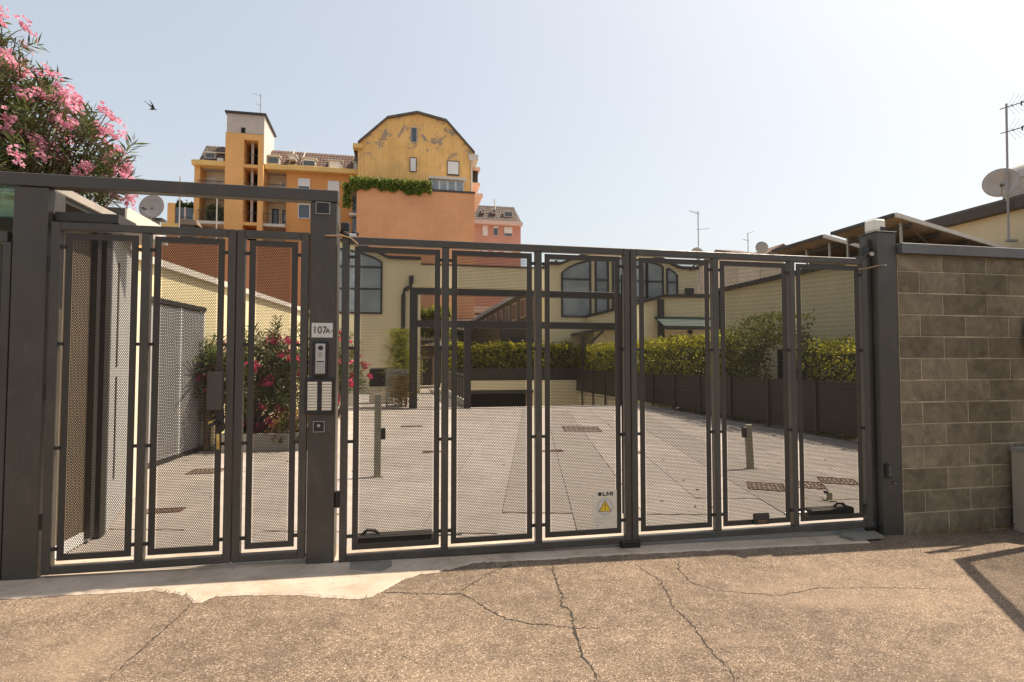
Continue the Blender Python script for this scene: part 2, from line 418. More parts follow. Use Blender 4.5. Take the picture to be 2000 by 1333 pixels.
def perforated_mesh(w, h, pitch=0.0145, ratio=0.725, t=0.002):
    """real perforated plate: a honeycomb of cells, each with a hexagonal hole through 2 mm of steel; x 0..w, z 0..h"""
    rh = pitch * math.sqrt(3) / 2; Rr = pitch / math.sqrt(3)
    nx = int(w / pitch) - 1; nz = int(h / rh)
    ox = (w - (nx + 0.5) * pitch) / 2 + pitch / 2; oz = (h - (nz - 1) * rh) / 2
    I, J = np.meshgrid(np.arange(nx), np.arange(nz), indexing='ij')
    cx = (ox + (I + 0.5 * (J % 2)) * pitch).ravel(); cz = (oz + J * rh).ravel()
    ang = np.radians(30 + 60 * np.arange(6))
    outx = cx[:, None] + Rr * np.cos(ang); outz = cz[:, None] + Rr * np.sin(ang)
    key = np.round(np.stack([outx.ravel(), outz.ravel()], 1) / (Rr * 0.25)).astype(np.int64)
    _, first, inv = np.unique(key, axis=0, return_index=True, return_inverse=True)
    inv = inv.ravel()
    O = np.stack([outx.ravel()[first], outz.ravel()[first]], 1); oi = inv.reshape(-1, 6); no = len(O)
    inx = cx[:, None] + Rr * ratio * np.cos(ang); inz = cz[:, None] + Rr * ratio * np.sin(ang)
    In = np.stack([inx.ravel(), inz.ravel()], 1); ii = np.arange(len(In)).reshape(-1, 6) + no
    L = np.concatenate([O, In]); nl = len(L)
    V = np.concatenate([np.stack([L[:, 0], np.full(nl, -t / 2), L[:, 1]], 1), np.stack([L[:, 0], np.full(nl, t / 2), L[:, 1]], 1)])
    nxt = np.roll(np.arange(6), -1)
    front = np.stack([oi, oi[:, nxt], ii[:, nxt], ii], -1).reshape(-1, 4)
    back = front[:, ::-1] + nl
    wall = np.stack([ii, ii[:, nxt], ii[:, nxt] + nl, ii + nl], -1).reshape(-1, 4)
    return np_mesh('perforated_sheet', V, np.concatenate([front, back, wall]), 'perforated_paint')

def text_mesh(name, s, size, mat, depth=0.0015):
    cu = bpy.data.curves.new(name, 'FONT'); cu.body = s; cu.size = size; cu.extrude = depth; cu.align_x = 'CENTER'; cu.align_y = 'CENTER'
    o = bpy.data.objects.new(name, cu); COL.objects.link(o)
    bpy.context.view_layer.update()
    me = bpy.data.meshes.new_from_object(o.evaluated_get(bpy.context.evaluated_depsgraph_get()))
    bpy.data.objects.remove(o); me.name = name; me.materials.clear(); me.materials.append(M[mat]); return me
FACE = (R(90), 0, 0)                         # text standing up, read from -v

def copy_tree(o, parent=None):
    c = o.copy(); COL.objects.link(c)
    if parent is not None: c.parent = parent; c.matrix_parent_inverse = Matrix()
    for ch in [x for x in bpy.data.objects if x.parent == o]: copy_tree(ch, c)
    return c

# ------------------------------------------------------------------ foliage helpers
def leaves(C, D, L, W, name, mat, roll=None):
    """C centres, D directions (unit), L lengths, W widths -> diamond leaves with a fold"""
    n = len(C); C = np.asarray(C); D = np.asarray(D); L = np.broadcast_to(L, n)[:, None]; W = np.broadcast_to(W, n)[:, None]
    rv = RNG.normal(size=(n, 3)); S = np.cross(D, rv); S /= np.linalg.norm(S, axis=1)[:, None] + 1e-9
    U = np.cross(S, D)
    base = C - D * L / 2; tip = C + D * L / 2; mid = C + U * W * 0.18
    V = np.stack([base, mid + S * W / 2 - D * L * 0.04, tip, mid - S * W / 2 - D * L * 0.04], 1).reshape(-1, 3)
    F = np.arange(4 * n).reshape(-1, 4)
    return np_mesh(name, V, F, mat)
def rdir(n, up=0.2):
    d = RNG.normal(size=(n, 3)); d[:, 2] += up; return d / np.linalg.norm(d, axis=1)[:, None]
def hedge_pts(n, u0, u1, v0, v1, z0, ztop, rough=0.16, seed=0, skin=0.75):
    """points through a clipped hedge: most near its skin, top and sides uneven"""
    r = np.random.default_rng(seed)
    u = r.random(n); v = v0 + (v1 - v0) * r.random(n); w = r.random(n)
    k = r.random(n) < skin
    e = r.integers(0, 3, n)
    u = np.where(k & (e == 0), 0.08 * r.random(n), u); u = np.where(k & (e == 1), 1 - 0.1 * r.random(n), u)
    w = np.where(k & (e == 2), 1 - 0.12 * r.random(n), w)
    f = lambda x, s: np.sin(x * 2.1 + s) * 0.5 + np.sin(x * 5.3 + s * 2) * 0.3 + np.sin(x * 11.7 + s * 3) * 0.25
    top = ztop + rough * f(v + 0.6 * u * (u1 - u0), seed) + rough * 0.5 * r.normal(size=n) * (w > 0.9)
    side = rough * 0.6 * f(v * 1.3 + w * 3.1, seed + 5)
    U = u0 + (u1 - u0) * u + side * np.where(u < 0.5, 1, -1) + r.normal(size=n) * 0.03
    return np.stack([U, v, z0 + (top - z0) * w], 1)
def hedge(name, label, cat, dims, n, size, mat='hedge_leaf', seed=1, rough=0.16, group=None, along='v'):
    u0, u1, v0, v1, z0, z1 = dims
    t = thing(name, label, cat, ((u0 + u1) / 2, (v0 + v1) / 2, z0), group)
    if along == 'v': P = hedge_pts(n, u0, u1, v0, v1, z0, z1, rough, seed)
    else:
        P = hedge_pts(n, v0, v1, u0, u1, z0, z1, rough, seed)[:, [1, 0, 2]]
    P -= np.array(WL[t.name])
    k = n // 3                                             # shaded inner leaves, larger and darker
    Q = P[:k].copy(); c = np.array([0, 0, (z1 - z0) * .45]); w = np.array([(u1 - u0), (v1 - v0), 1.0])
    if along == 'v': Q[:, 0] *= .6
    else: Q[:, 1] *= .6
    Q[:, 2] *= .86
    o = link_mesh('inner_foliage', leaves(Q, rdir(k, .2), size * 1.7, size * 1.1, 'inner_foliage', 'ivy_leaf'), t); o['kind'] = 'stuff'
    sz = size * (0.7 + 0.6 * RNG.random(n))
    o = link_mesh('foliage', leaves(P, rdir(n, 0.5), sz, sz * 0.6, 'foliage', mat), t); o['kind'] = 'stuff'
    m = MB()
    k = max(3, int(abs(v1 - v0 if along == 'v' else u1 - u0) / 0.5))
    for i in range(k):
        q = (i + 0.5) / k
        x, y = ((u0 + u1) / 2, v0 + (v1 - v0) * q) if along == 'v' else (u0 + (u1 - u0) * q, (v0 + v1) / 2)
        for j in range(3):
            m.tube([(x, y, z0), (x + random.uniform(-.2, .2), y + random.uniform(-.2, .2), z0 + (z1 - z0) * 0.9)], [0.02, 0.006], 5)
    m.build('stem', 'trunk_bark', t)
    return t
SPRAY = []; CLUSTER = {}
def make_sprays():
    for k in range(3):
        n = 26; h = np.linspace(-0.13, 0.13, n); a = np.arange(n) * 2.4 + k
        el = 0.35 + 0.55 * RNG.random(n)
        D = np.stack([np.cos(a) * np.cos(el), np.sin(a) * np.cos(el), np.sin(el)], 1)
        L = 0.12 + 0.05 * RNG.random(n)
        C = np.stack([np.zeros(n), np.zeros(n), h], 1) + D * L[:, None] / 2
        SPRAY.append(leaves(C, D, L, 0.021, 'leaf_spray', 'oleander_leaf'))
    for col in ('pink', 'red'):
        CLUSTER[col] = []
        for k in range(3):
            nf = 15; c = RNG.normal(size=(nf, 3)) * 0.031; c[:, 2] = np.abs(c[:, 2])
            Cs = []; Ds = []
            for f in range(nf):
                nr = rdir(1, 0.8)[0]; a = np.cross(nr, [0.3, 0.5, 0.1]); a /= np.linalg.norm(a); b = np.cross(nr, a)
                for q in range(5):
                    t = q * 1.2566; d = a * np.cos(t) + b * np.sin(t) + nr * 0.35; d /= np.linalg.norm(d)
                    Cs.append(c[f] + d * 0.012); Ds.append(d)
            CLUSTER[col].append(leaves(np.array(Cs), np.array(Ds), 0.026, 0.02, 'flower_cluster', col + '_petal'))
make_sprays()
def oleander(name, label, loc, blobs, nspray, ncluster, colour, ninner, seed, group=None, scale=1.0, cscale=1.0):
    """blobs: (du,dv,dz,ru,rv,rz) lobes of the crown; sprays and flower heads are parts, inner foliage one mass"""
    r = np.random.default_rng(seed)
    t = thing(name, label, 'shrub' if loc[2] < 1 and scale < 1.2 else 'tree', loc, group)
    w = np.array([b[3] * b[4] * b[5] for b in blobs]); w /= w.sum()
    def pick(n, lo, hi):
        out = []
        for _ in range(n):
            b = blobs[r.choice(len(blobs), p=w)]; d = r.normal(size=3); d /= np.linalg.norm(d); q = r.uniform(lo, hi)
            out.append((np.array([b[0] + b[3] * d[0] * q, b[1] + b[4] * d[1] * q, b[2] + b[5] * d[2] * q]), d))
        return out
    m = MB()
    for b in blobs:
        for j in range(7):
            e = np.array(b[:3]) + r.normal(size=3) * np.array(b[3:]) * 0.45
            mid = np.array([e[0] * 0.35, e[1] * 0.35, e[2] * 0.55])
            m.tube([(r.normal() * .06, r.normal() * .06, 0), tuple(mid), tuple(e)], [0.03 * scale, 0.018 * scale, 0.005], 6)
    SP, CL = pick(nspray, 0.72, 1.06), pick(ncluster, 0.86, 1.12)
    for p, d in SP + CL: m.tube([tuple(p - d * r.uniform(.25, .45) - np.array([0, 0, .08])), tuple(p - d * .1), tuple(p)], [.007 * scale, .005 * scale, .003 * scale], 3, False)
    m.build('trunk', 'trunk_bark', t, local=True)
    P = [p for p, d in pick(ninner, 0.15, 0.88)]
    L = 0.13 * scale * (0.8 + 0.5 * r.random(ninner))
    o = link_mesh('inner_foliage', leaves(np.array(P), rdir(ninner, 0.5), L, 0.024 * scale, 'inner_foliage', 'oleander_leaf'), t); o['kind'] = 'stuff'
    for i, (p, d) in enumerate(SP):
        o = link_mesh('leaf_spray', SPRAY[i % 3], t, p)
        q = Vector((d[0], d[1], d[2] + 0.7)).to_track_quat('Z', 'Y'); o.rotation_euler = q.to_euler(); o.scale = (scale * r.uniform(.85, 1.2),) * 3
    for i, (p, d) in enumerate(CL):
        o = link_mesh('flower_cluster', CLUSTER[colour][i % 3], t, p)
        o.rotation_euler = Vector((d[0], d[1], d[2] + 0.5)).to_track_quat('Z', 'Y').to_euler(); o.scale = (cscale * r.uniform(.85, 1.5),) * 3
    return t

# ================================================================== SETTING: ground, road, courtyard
def road_z(u): return 0.052 - 0.014 * (min(max(u, -6), 6) + 0.5)
us = [-60, -6, -3, 0, 3, 6, 60]; vs = [-60, -8, 0, 2, 4.32]
m = MB(); V = [(u, v, road_z(u)) for v in vs for u in us]; k = len(us)
m.add(V, [(j * k + i, j * k + i + 1, (j + 1) * k + i + 1, (j + 1) * k + i) for j in range(len(vs) - 1) for i in range(k - 1)])
tag(m.build('road', 'asphalt'), kind='structure')
# ground behind the gate with the hole of the garage ramp in it
m = MB()
G0, G1, H0, H1, HV0, HV1 = -400, 500, 2.15, 8.3, 17.4, 26.0
for (a, b, c, d) in ((G0, G1, 4.30, HV0), (G0, H0, HV0, HV1), (H1, G1, HV0, HV1), (G0, G1, HV1, 900)):
    m.quad((a, c, -0.022), (b, c, -0.022), (b, d, -0.022), (a, d, -0.022))
tag(m.build('ground', 'courtyard_base'), kind='structure')
m = MB(); m.add([(H0 - .02, HV0 - .01, -0.02), (H1 + .02, HV0 - .01, -0.02), (H1 + .02, HV1 + 4, -2.9), (H0 - .02, HV1 + 4, -2.9)], [(0, 1, 2, 3)])
tag(m.build('garage_ramp', 'concrete'), kind='structure')
# courtyard paved with big slabs laid on a slant
court = tag(B(-4.2, 8.3, 4.55, 18.4, -0.018, -0.010).build('courtyard', 'courtyard_base'), kind='structure')
SL, SW = 1.35, 0.70
slab_l = MB().box(0, SW - 0.0045, 0, SL - 0.0045, -0.03, 0.0, 0.004).mesh('paving_slab', 'paving_stone')
slab_d = MB().box(0, SW - 0.0045, 0, SL - 0.0045, -0.03, 0.0, 0.004).mesh('paving_slab', 'paving_stone_dark')
ang = math.atan(0.237); ca, sa = math.cos(ang), math.sin(ang)
n_slab = 0; rest = MB()
for a in range(-16, 18):
    for b in range(-8, 22):
        s = a * SW; q = b * SL + (0.5 * SL if a % 2 else 0)
        u = 0.15 + s * ca + q * sa; v = 5.0 - s * sa + q * ca
        cx = u + SW / 2 * ca + SL / 2 * sa; cv = v - SW / 2 * sa + SL / 2 * ca
        if not (-3.5 - 0.11 * (12 - cv) * 0 < cx < 7.85 and 5.05 < cv < 17.0): continue
        dark = (a in (1, 2, 5)) and True
        n_slab += 1
        if n_slab <= 300:
            o = link_mesh('paving_slab', slab_d if dark else slab_l, court, (u, v, 0.0 + random.uniform(-.0012, .0012))); o.rotation_euler = (random.uniform(-.001, .001), random.uniform(-.001, .001), -ang)
n = 150
P = np.stack([RNG.uniform(-3.2, 7.9, n), 4.9 + 12 * RNG.random(n) ** 1.3, np.full(n, .006)], 1); P[:60, 0] = 7.2 + .8 * RNG.random(60)
D = RNG.normal(size=(n, 3)); D[:, 2] *= .1; D /= np.linalg.norm(D, axis=1)[:, None]
tag(link_mesh('fallen_leaves', leaves(P, D, .055, .022, 'fallen_leaves', 'dry_leaf'), court), kind='stuff')
# strip of walkway beyond the courtyard
tag(B(-3, 2.12, 18.42, 60, -0.02, 0.004).build('walkway', 'paving_stone'), kind='structure')
# concrete apron in front of the gates
ap = [(0, 1181), (120, 1172), (250, 1164), (300, 1160), (330, 1164), (362, 1170), (378, 1184), (392, 1182), (420, 1170), (480, 1166), (560, 1165), (620, 1168), (690, 1172), (725, 1167), (760, 1148), (795, 1128), (870, 1113), (925, 1098), (985, 1094), (1060, 1090), (1130, 1084), (1240, 1076), (1400, 1066), (1560, 1056), (1700, 1048)]
edge = [onz(x, y, 0.05) for x, y in ap]
edge = [(-3.6, edge[0][1] + 0.06)] + edge
fine = []
for (a, b) in zip(edge[:-1], edge[1:]):
    for q in np.linspace(0, 1, 10)[:-1]:
        fine.append((a[0] + (b[0] - a[0]) * q, a[1] + (b[1] - a[1]) * q + random.gauss(0, .005) + (.014 if random.random() < .06 else 0)))
fine.append(edge[-1])
m = MB(); n = len(fine)
V = [(u, v, road_z(u) + 0.002) for u, v in fine] + [(u, v + 0.02, road_z(u) + 0.012) for u, v in fine] + [(u, 4.54, road_z(u) + 0.012) for u, v in fine]
m.add(V, [(i, i + 1, n + i + 1, n + i) for i in range(n - 1)] + [(n + i, n + i + 1, 2 * n + i + 1, 2 * n + i) for i in range(n - 1)])
tag(m.build('concrete_apron', 'apron_concrete'), kind='structure')
# steel sill the gates close over, two cover plates
t = thing('gate_sill', 'long pale steel sill strip on the ground under the driveway gate', 'sill', (1.8, 4.3, 0.03))
B(-0.44, 4.10, 4.245, 4.40, 0.0, 0.052, c=0.004).build('sill_plate', 'galvanised', t)
B(-0.44, 4.10, 4.215, 4.245, 0.0, 0.040, c=0.003).build('front_edge', 'mid_grey', t)
t = thing('gate_sill', 'shorter grey metal sill strip under the pedestrian gate', 'sill', (-1.5, 4.3, 0.05))
B(-2.30, -0.67, 4.24, 4.40, 0.02, 0.085, c=0.004).build('sill_plate', 'galvanised', t)
def plate(pts, z, lab):
    P = [onz(x, y, z) for x, y in pts]
    o = MB().prism(P, 'z', z - 0.02, z + 0.004).build('cover_plate', 'galv_plate_grey'); tag(o, lab, 'cover plate')
plain('galv_plate_grey', (0.27, 0.25, 0.215), 0.5, 0.3, 9, 0.2)
plate([(652, 1113), (745, 1117), (765, 1107), (765, 1096), (662, 1098)], 0.058, 'grey steel cover plate in the concrete at the foot of the intercom post')
plate([(1640, 1044), (1665, 1052), (1726, 1047), (1708, 1038), (1650, 1040)], 0.028, 'grey steel cover plate on the ground at the foot of the beacon post')

# cracks in the asphalt: ragged grooves filled with dark grit
plain('crack_fill', (0.035, 0.027, 0.02), 0.95)
def crack(pts, w, seed):
    r = np.random.default_rng(seed); P = []
    pp = [onz(x, y, 0.03) for x, y in pts]
    for (a, b) in zip(pp[:-1], pp[1:]):
        L = math.hypot(b[0] - a[0], b[1] - a[1]); k = max(2, int(L / 0.022))
        for i in range(k):
            q = i / k; P.append((a[0] + (b[0] - a[0]) * q + r.normal() * .0055, a[1] + (b[1] - a[1]) * q + r.normal() * .0055))
    P.append(pp[-1]); m = MB(); n = len(P); Vv = []
    for i, (u, v) in enumerate(P):
        a = P[max(0, i - 1)]; b = P[min(n - 1, i + 1)]; L = math.hypot(b[0] - a[0], b[1] - a[1]) + 1e-6
        nx, ny = -(b[1] - a[1]) / L, (b[0] - a[0]) / L
        ww = w * r.uniform(0.15, 1.25) * (0.4 + 0.6 * min(1, 6 * min(i, n - 1 - i) / n))
        Vv += [(u + nx * ww, v + ny * ww, road_z(u) + .0015), (u - nx * ww, v - ny * ww, road_z(u) + .0015)]
    m.add(Vv, [(2 * i, 2 * i + 1, 2 * i + 3, 2 * i + 2) for i in range(n - 1)])
    for i in range(3, n - 3):                        # crumbs and side cracks along the line
        u, v = P[i]
        if r.random() < .10:
            a = r.uniform(0, 6.28); L = r.uniform(.02, .09); k = 4; Q = [(u + math.cos(a) * L * q / k + r.normal() * .003, v + math.sin(a) * L * q / k + r.normal() * .003) for q in range(k + 1)]
            Vv = []
            for q, (x, y) in enumerate(Q): ww = w * .45 * (1 - q / (k + .5)); Vv += [(x - math.sin(a) * ww, y + math.cos(a) * ww, road_z(x) + .0014), (x + math.sin(a) * ww, y - math.cos(a) * ww, road_z(x) + .0014)]
            m.add(Vv, [(2 * q, 2 * q + 1, 2 * q + 3, 2 * q + 2) for q in range(k)])
        if r.random() < .35:
            s_ = r.uniform(.002, .006); x, y = u + r.normal() * w * 1.8, v + r.normal() * w * 1.8
            m.add([(x + s_ * math.cos(q) * r.uniform(.6, 1.2), y + s_ * math.sin(q) * r.uniform(.6, 1.2), road_z(x) + .0016) for q in (0, 1.3, 2.5, 3.8, 5.0)], [(0, 1, 2, 3, 4)])
    return m
cr = [([(1078, 1103), (1085, 1130), (1097, 1165), (1097, 1185), (1112, 1192), (1120, 1222), (1128, 1250), (1135, 1275), (1150, 1300), (1165, 1325), (1182, 1345)], .0075),
      ([(735, 1163), (790, 1163), (860, 1165), (900, 1163), (925, 1175), (955, 1195), (990, 1212), (1030, 1220), (1080, 1223), (1118, 1228)], .0065),
      ([(1000, 1103), (960, 1120), (920, 1145), (900, 1160)], .005),
      ([(1236, 1095), (1265, 1118), (1293, 1133), (1296, 1145), (1320, 1190), (1355, 1222), (1385, 1265), (1420, 1300), (1440, 1345)], .005),
      ([(1325, 1093), (1330, 1115), (1350, 1135), (1400, 1150)], .004),
      ([(1400, 1150), (1520, 1158), (1600, 1142), (1700, 1140), (1850, 1140)], .0035),
      ([(375, 1190), (340, 1225), (310, 1250), (285, 1275), (250, 1305), (215, 1340)], .004),
      ([(1118, 1228), (1180, 1227)], .004), ([(770, 1330), (785, 1310)], .003)]
ck = None
for i, (p, w) in enumerate(cr):
    c_ = crack(p, w, i)
    if ck is None: ck = c_
    else: ck.add(c_.v, c_.f)
tag(ck.build('road_cracks', 'crack_fill', bpy.data.objects['road']), kind='stuff')
# loose grit on the road
g = RNG.random((380, 2)); gm = MB()
for a, b in g:
    u = -3.2 + 8.6 * a; v = 1.7 + 2.3 * b; s = 0.002 + 0.004 * RNG.random() ** 3; z = road_z(u)
    gm.add([(u - s, v - s, z), (u + s, v - s * .7, z), (u + s * .8, v + s, z), (u - s, v + s * .8, z), (u, v, z + s)], [(0, 1, 4), (1, 2, 4), (2, 3, 4), (3, 0, 4)])
tag(gm.build('road_grit', 'courtyard_base', bpy.data.objects['road']), kind='stuff')

# drain grates set in the courtyard
def grate(u, v, lu, lv, lab, rz=0.0, mat='rust'):
    t = thing('drain_grate', lab, 'drain grate', (u, v, 0.0), 'drain grates in the courtyard paving', rz)
    m = MB(); m.box(-lu / 2, lu / 2, -lv / 2, -lv / 2 + .025, -.02, .008); m.box(-lu / 2, lu / 2, lv / 2 - .025, lv / 2, -.02, .008)
    m.box(-lu / 2, -lu / 2 + .025, -lv / 2 + .025, lv / 2 - .025, -.02, .008); m.box(lu / 2 - .025, lu / 2, -lv / 2 + .025, lv / 2 - .025, -.02, .008)
    m.build('grate_frame', mat, t, local=True)
    m = MB(); n = max(3, int(lu / 0.055))
    for i in range(n):
        x = -lu / 2 + .03 + (lu - .06) * (i + .5) / n; m.box(x - .014, x + .014, -lv / 2 + .025, lv / 2 - .025, -.02, .005)
    for j in range(max(1, int(lv / .2))):
        y = -lv / 2 + lv * (j + 1) / (max(1, int(lv / .2)) + 1); m.box(-lu / 2 + .025, lu / 2 - .025, y - .01, y + .01, -.02, .003)
    m.build('grate_bars', mat, t, local=True)
    return t
grate(3.92, 11.85, 0.82, 0.95, 'large rusty drain grate in the middle of the courtyard before the ramp', -ang)
grate(4.30, 5.98, 0.42, 0.42, 'rust red square drain grate beside the low photocell stub, leftmost of three', -ang - .3)
grate(4.83, 5.98, 0.42, 0.40, 'middle one of three square drain grates near the beacon post', -ang - .3)
grate(5.38, 6.08, 0.42, 0.38, 'grey drain grate nearest the sheet fence, rightmost of three', -ang - .3)
grate(-2.62, 8.30, 0.42, 0.36, 'rusty drain grate on the paving behind the pedestrian gate')
grate(0.55, 9.35, 0.42, 0.16, 'narrow rusty drain grate seen left of the first driveway gate post')
grate(2.45, 9.05, 0.42, 0.16, 'narrow rusty drain grate seen right of the third gate stile')
grate(0.22, 13.1, 0.50, 0.2, 'small dark drain grate just behind the tall photocell post')
grate(3.75, 8.6, 0.36, 0.2, 'narrow drain grate behind the fourth panel of the driveway gate')
grate(-2.35, 6.2, 0.36, 0.18, 'worn drain grate near the pale side wall panel')

# ================================================================== GATE PORTAL AND POSTS
ZB = 0.0
t = thing('gate_portal', 'dark steel portal of two posts and a long beam over the pedestrian gate', 'gate frame', (-1.5, 4.28, 0))
B(-2.525, -2.325, 4.18, 4.38, 0.02, 2.662, c=0.006).build('post', 'gate_paint', t, label='left portal post')
B(-0.662, -0.474, 4.18, 4.37, 0.02, 2.662, c=0.006).build('post', 'gate_paint', t, label='portal post carrying the intercom')
B(-3.6, -0.470, 4.178, 4.262, 2.668, 2.754, c=0.004).build('top_beam', 'gate_paint', t)
t = thing('gate_post', 'dark grey box post at the right end of the gate, topped by a white beacon', 'gate post', (4.22, 4.25, 0))
B(4.125, 4.325, 4.15, 4.35, -0.03, 2.655, c=0.006).build('post_shaft', 'gate_paint_worn', t)
B(4.118, 4.332, 4.143, 4.357, 2.655, 2.663, c=0.002).build('post_cap', 'gate_paint_worn', t)
B(4.085, 4.123, 4.22, 4.30, 0.02, 2.60, c=0.004).build('hinge_jamb', 'gate_paint_worn', t)
t = thing('warning_beacon', 'small white box shaped gate beacon on top of the right post', 'beacon', (4.22, 4.25, 2.663))
B(4.145, 4.265, 4.19, 4.31, 2.675, 2.785, c=0.012).build('lens', 'beacon_plastic', t)
B(4.150, 4.260, 4.195, 4.305, 2.663, 2.678, c=0.003).build('beacon_base', 'pale_grey', t)
B(4.205, 4.250, 4.178, 4.195, 2.672, 2.715, c=0.003).build('lamp_block', 'print_black', t)

PANEL_SPECS = {}
def panel(parent, u0, u1, z0, z1, v=4.197, border=0.042):
    w, h = u1 - u0, z1 - z0; key = (round(w, 3), round(h, 3))
    if key not in PANEL_SPECS:
        inner = perforated_mesh(w - 2 * border + 0.014, h - 2 * border + 0.014, 0.0130 if w > .6 else 0.0122)
        bm_ = MB(); c = 0.02; b = border                       # flat border with rounded outer corners
        bm_.ring(0, w, 0, h, b, -0.0022, 0.0022)
        PANEL_SPECS[key] = (bm_.mesh('panel', 'panel_paint'), inner)
    pm, im = PANEL_SPECS[key]; L = WL[parent.name]
    p = link_mesh('panel', pm, parent, (u0 - L[0], v - L[1], z0 - L[2]))
    link_mesh('perforated_sheet', im, p, (border - 0.007, 0, border - 0.007))
    return p
spacer_me = {}
def spacer(parent, u0, u1, z, v=4.197):
    k = round(u1 - u0, 3)
    if k not in spacer_me: spacer_me[k] = MB().box(0, k, -0.012, 0.012, -0.011, 0.011, 0.002).mesh('spacer', 'black_plastic')
    L = WL[parent.name]; link_mesh('spacer', spacer_me[k], parent, (u0 - L[0], v - L[1], z - L[2]))
def leaf_(name, label, stiles, zb, zt, rail, panels, pz, zs, paint, group=None):
    t = thing(name, label, 'gate', ((stiles[0][0] + stiles[-1][1]) / 2, 4.205, zb), group)
    for a, b in stiles: B(a, b, 4.178, 4.232, zb + (rail if (a, b) not in (stiles[0], stiles[-1]) else 0), zt - (rail if (a, b) not in (stiles[0], stiles[-1]) else 0), c=0.004).build('stile', paint, t)
    B(stiles[0][1], stiles[-1][0], 4.1785, 4.2315, zt - rail, zt, c=0.004).build('top_rail', paint, t)
    B(stiles[0][1], stiles[-1][0], 4.1785, 4.2315, zb, zb + rail, c=0.004).build('bottom_rail', paint, t)
    for i, (a, b) in enumerate(panels):
        panel(t, a, b, *pz)
        for z in zs:
            spacer(t, stiles[i][1] - .004, a + .004, z); spacer(t, b - .004, stiles[i + 1][0] + .004, z)
    return t
ZS = (0.24, 0.92, 1.60, 2.27)
GL = leaf_('driveway_gate', 'left leaf of the dark driveway gate, with the warning sign on its third perforated panel', [(-.438, -.386), (.290, .342), (1.014, 1.066), (1.748, 1.798)], 0.056, 2.418, 0.054,
      [(-.350, .276), (.364, .990), (1.092, 1.718)], (0.140, 2.350), ZS, 'gate_paint', 'leaves of the driveway gate')
GR = leaf_('driveway_gate', 'right leaf of the dark driveway gate, three perforated panels next to the beacon post', [(1.806, 1.858), (2.536, 2.588), (3.262, 3.314), (3.988, 4.042)], 0.056, 2.418, 0.054,
      [(1.884, 2.510), (2.612, 3.238), (3.338, 3.964)], (0.140, 2.350), ZS, 'gate_paint_worn', 'leaves of the driveway gate')
PL = leaf_('pedestrian_gate', 'wide dark pedestrian gate leaf with lock box and two perforated panels', [(-2.303, -2.250), (-1.758, -1.706), (-1.210, -1.158)], 0.108, 2.434, 0.052,
      [(-2.222, -1.782), (-1.682, -1.234)], (0.192, 2.366), (0.27, 0.93, 1.62, 2.27), 'gate_paint', 'leaves of the pedestrian gate')
PR = leaf_('pedestrian_gate', 'narrow dark pedestrian gate leaf of one perforated panel beside the intercom post', [(-1.152, -1.100), (-.722, -.670)], 0.108, 2.434, 0.052,
      [(-1.072, -.746)], (0.192, 2.366), (0.27, 0.93, 1.62, 2.27), 'gate_paint', 'leaves of the pedestrian gate')
# lock box, handle, feet
B(-1.318, -1.218, 4.140, 4.190, 1.165, 1.432, c=0.004).build('lock_box', 'gate_paint', PL)
m = MB(); m.box(-1.262, -1.216, 4.165, 4.192, 1.02, 1.165, .003); m.tube([(-1.245, 4.17, 1.075), (-1.245, 4.12, 1.075), (-1.29, 4.11, 1.07)], .010, 8)
m.build('latch', 'black_plastic', PL)
MB().tube([(-1.285, 4.13, 1.078), (-1.285, 4.192, 1.078)], .017, 12).build('lock_cylinder', 'brass', PL)
MB().tube([(-1.245, 4.16, 1.0), (-1.24, 4.15, .96), (-1.238, 4.15, .90)], .012, 8).build('key_ring', 'brass', PL)
for z in (0.45, 1.3, 2.15): MB().tube([(-2.314, 4.195, z - .05), (-2.314, 4.195, z + .05)], .012, 10).build('hinge', 'black_plastic', PL)
B(1.70, 1.86, 4.150, 4.20, 0.030, 0.085, c=0.004).build('drop_bolt', 'black_plastic', GL)
B(-0.47, -0.37, 4.19, 4.28, 0.022, 0.06, c=0.01).build('pivot_foot', 'black_plastic', GL)
B(3.99, 4.11, 4.19, 4.29, 0.02, 0.06, c=0.01).build('pivot_foot', 'black_plastic', GR)
MB().tube([(4.10, 4.24, .06), (4.05, 4.21, .075)], .02, 10).build('hinge_arm', 'steel', GR)
MB().ring(1.718, 1.728, 0.30, 2.2, .004, 4.17, 4.178).build('gasket', 'black_rubber', GL)
# swing motors behind the bottom rails
def motor(u0, u1, lab, flip):
    t = thing('gate_motor', lab, 'gate motor', ((u0 + u1) / 2, 4.32, .2), 'gate motors')
    B(u0, u1, 4.27, 4.37, 0.135, 0.212, c=0.015).build('motor_body', 'dark_metal', t)
    e = u1 if flip else u0
    MB().tube([(e, 4.32, .175), (e + (.22 if flip else -.22), 4.32, .175)], .014, 10).build('piston', 'steel', t)
    m = MB(); x = u0 + .05 if flip else u1 - .2
    m.tube([(x, 4.30, .21), (x + .04, 4.30, .245), (x + .10, 4.30, .24), (x + .13, 4.30, .21)], .012, 8); m.build('cable_loop', 'black_rubber', t)
motor(-.34, .24, 'dark swing gate motor low behind the leftmost driveway panel', True)
motor(3.50, 3.95, 'dark swing gate motor low behind the panel beside the beacon post', False)
t = thing('lock_block', 'small dark electric lock block on the bottom of the fifth gate panel', 'gate lock', (2.96, 4.2, .18))
B(2.88, 3.02, 4.165, 4.192, .145, .235, c=.004).build('lock_case', 'dark_metal', t); B(2.90, 2.99, 4.155, 4.166, .150, .185, c=.003).build('lock_keeper', 'rust', t)
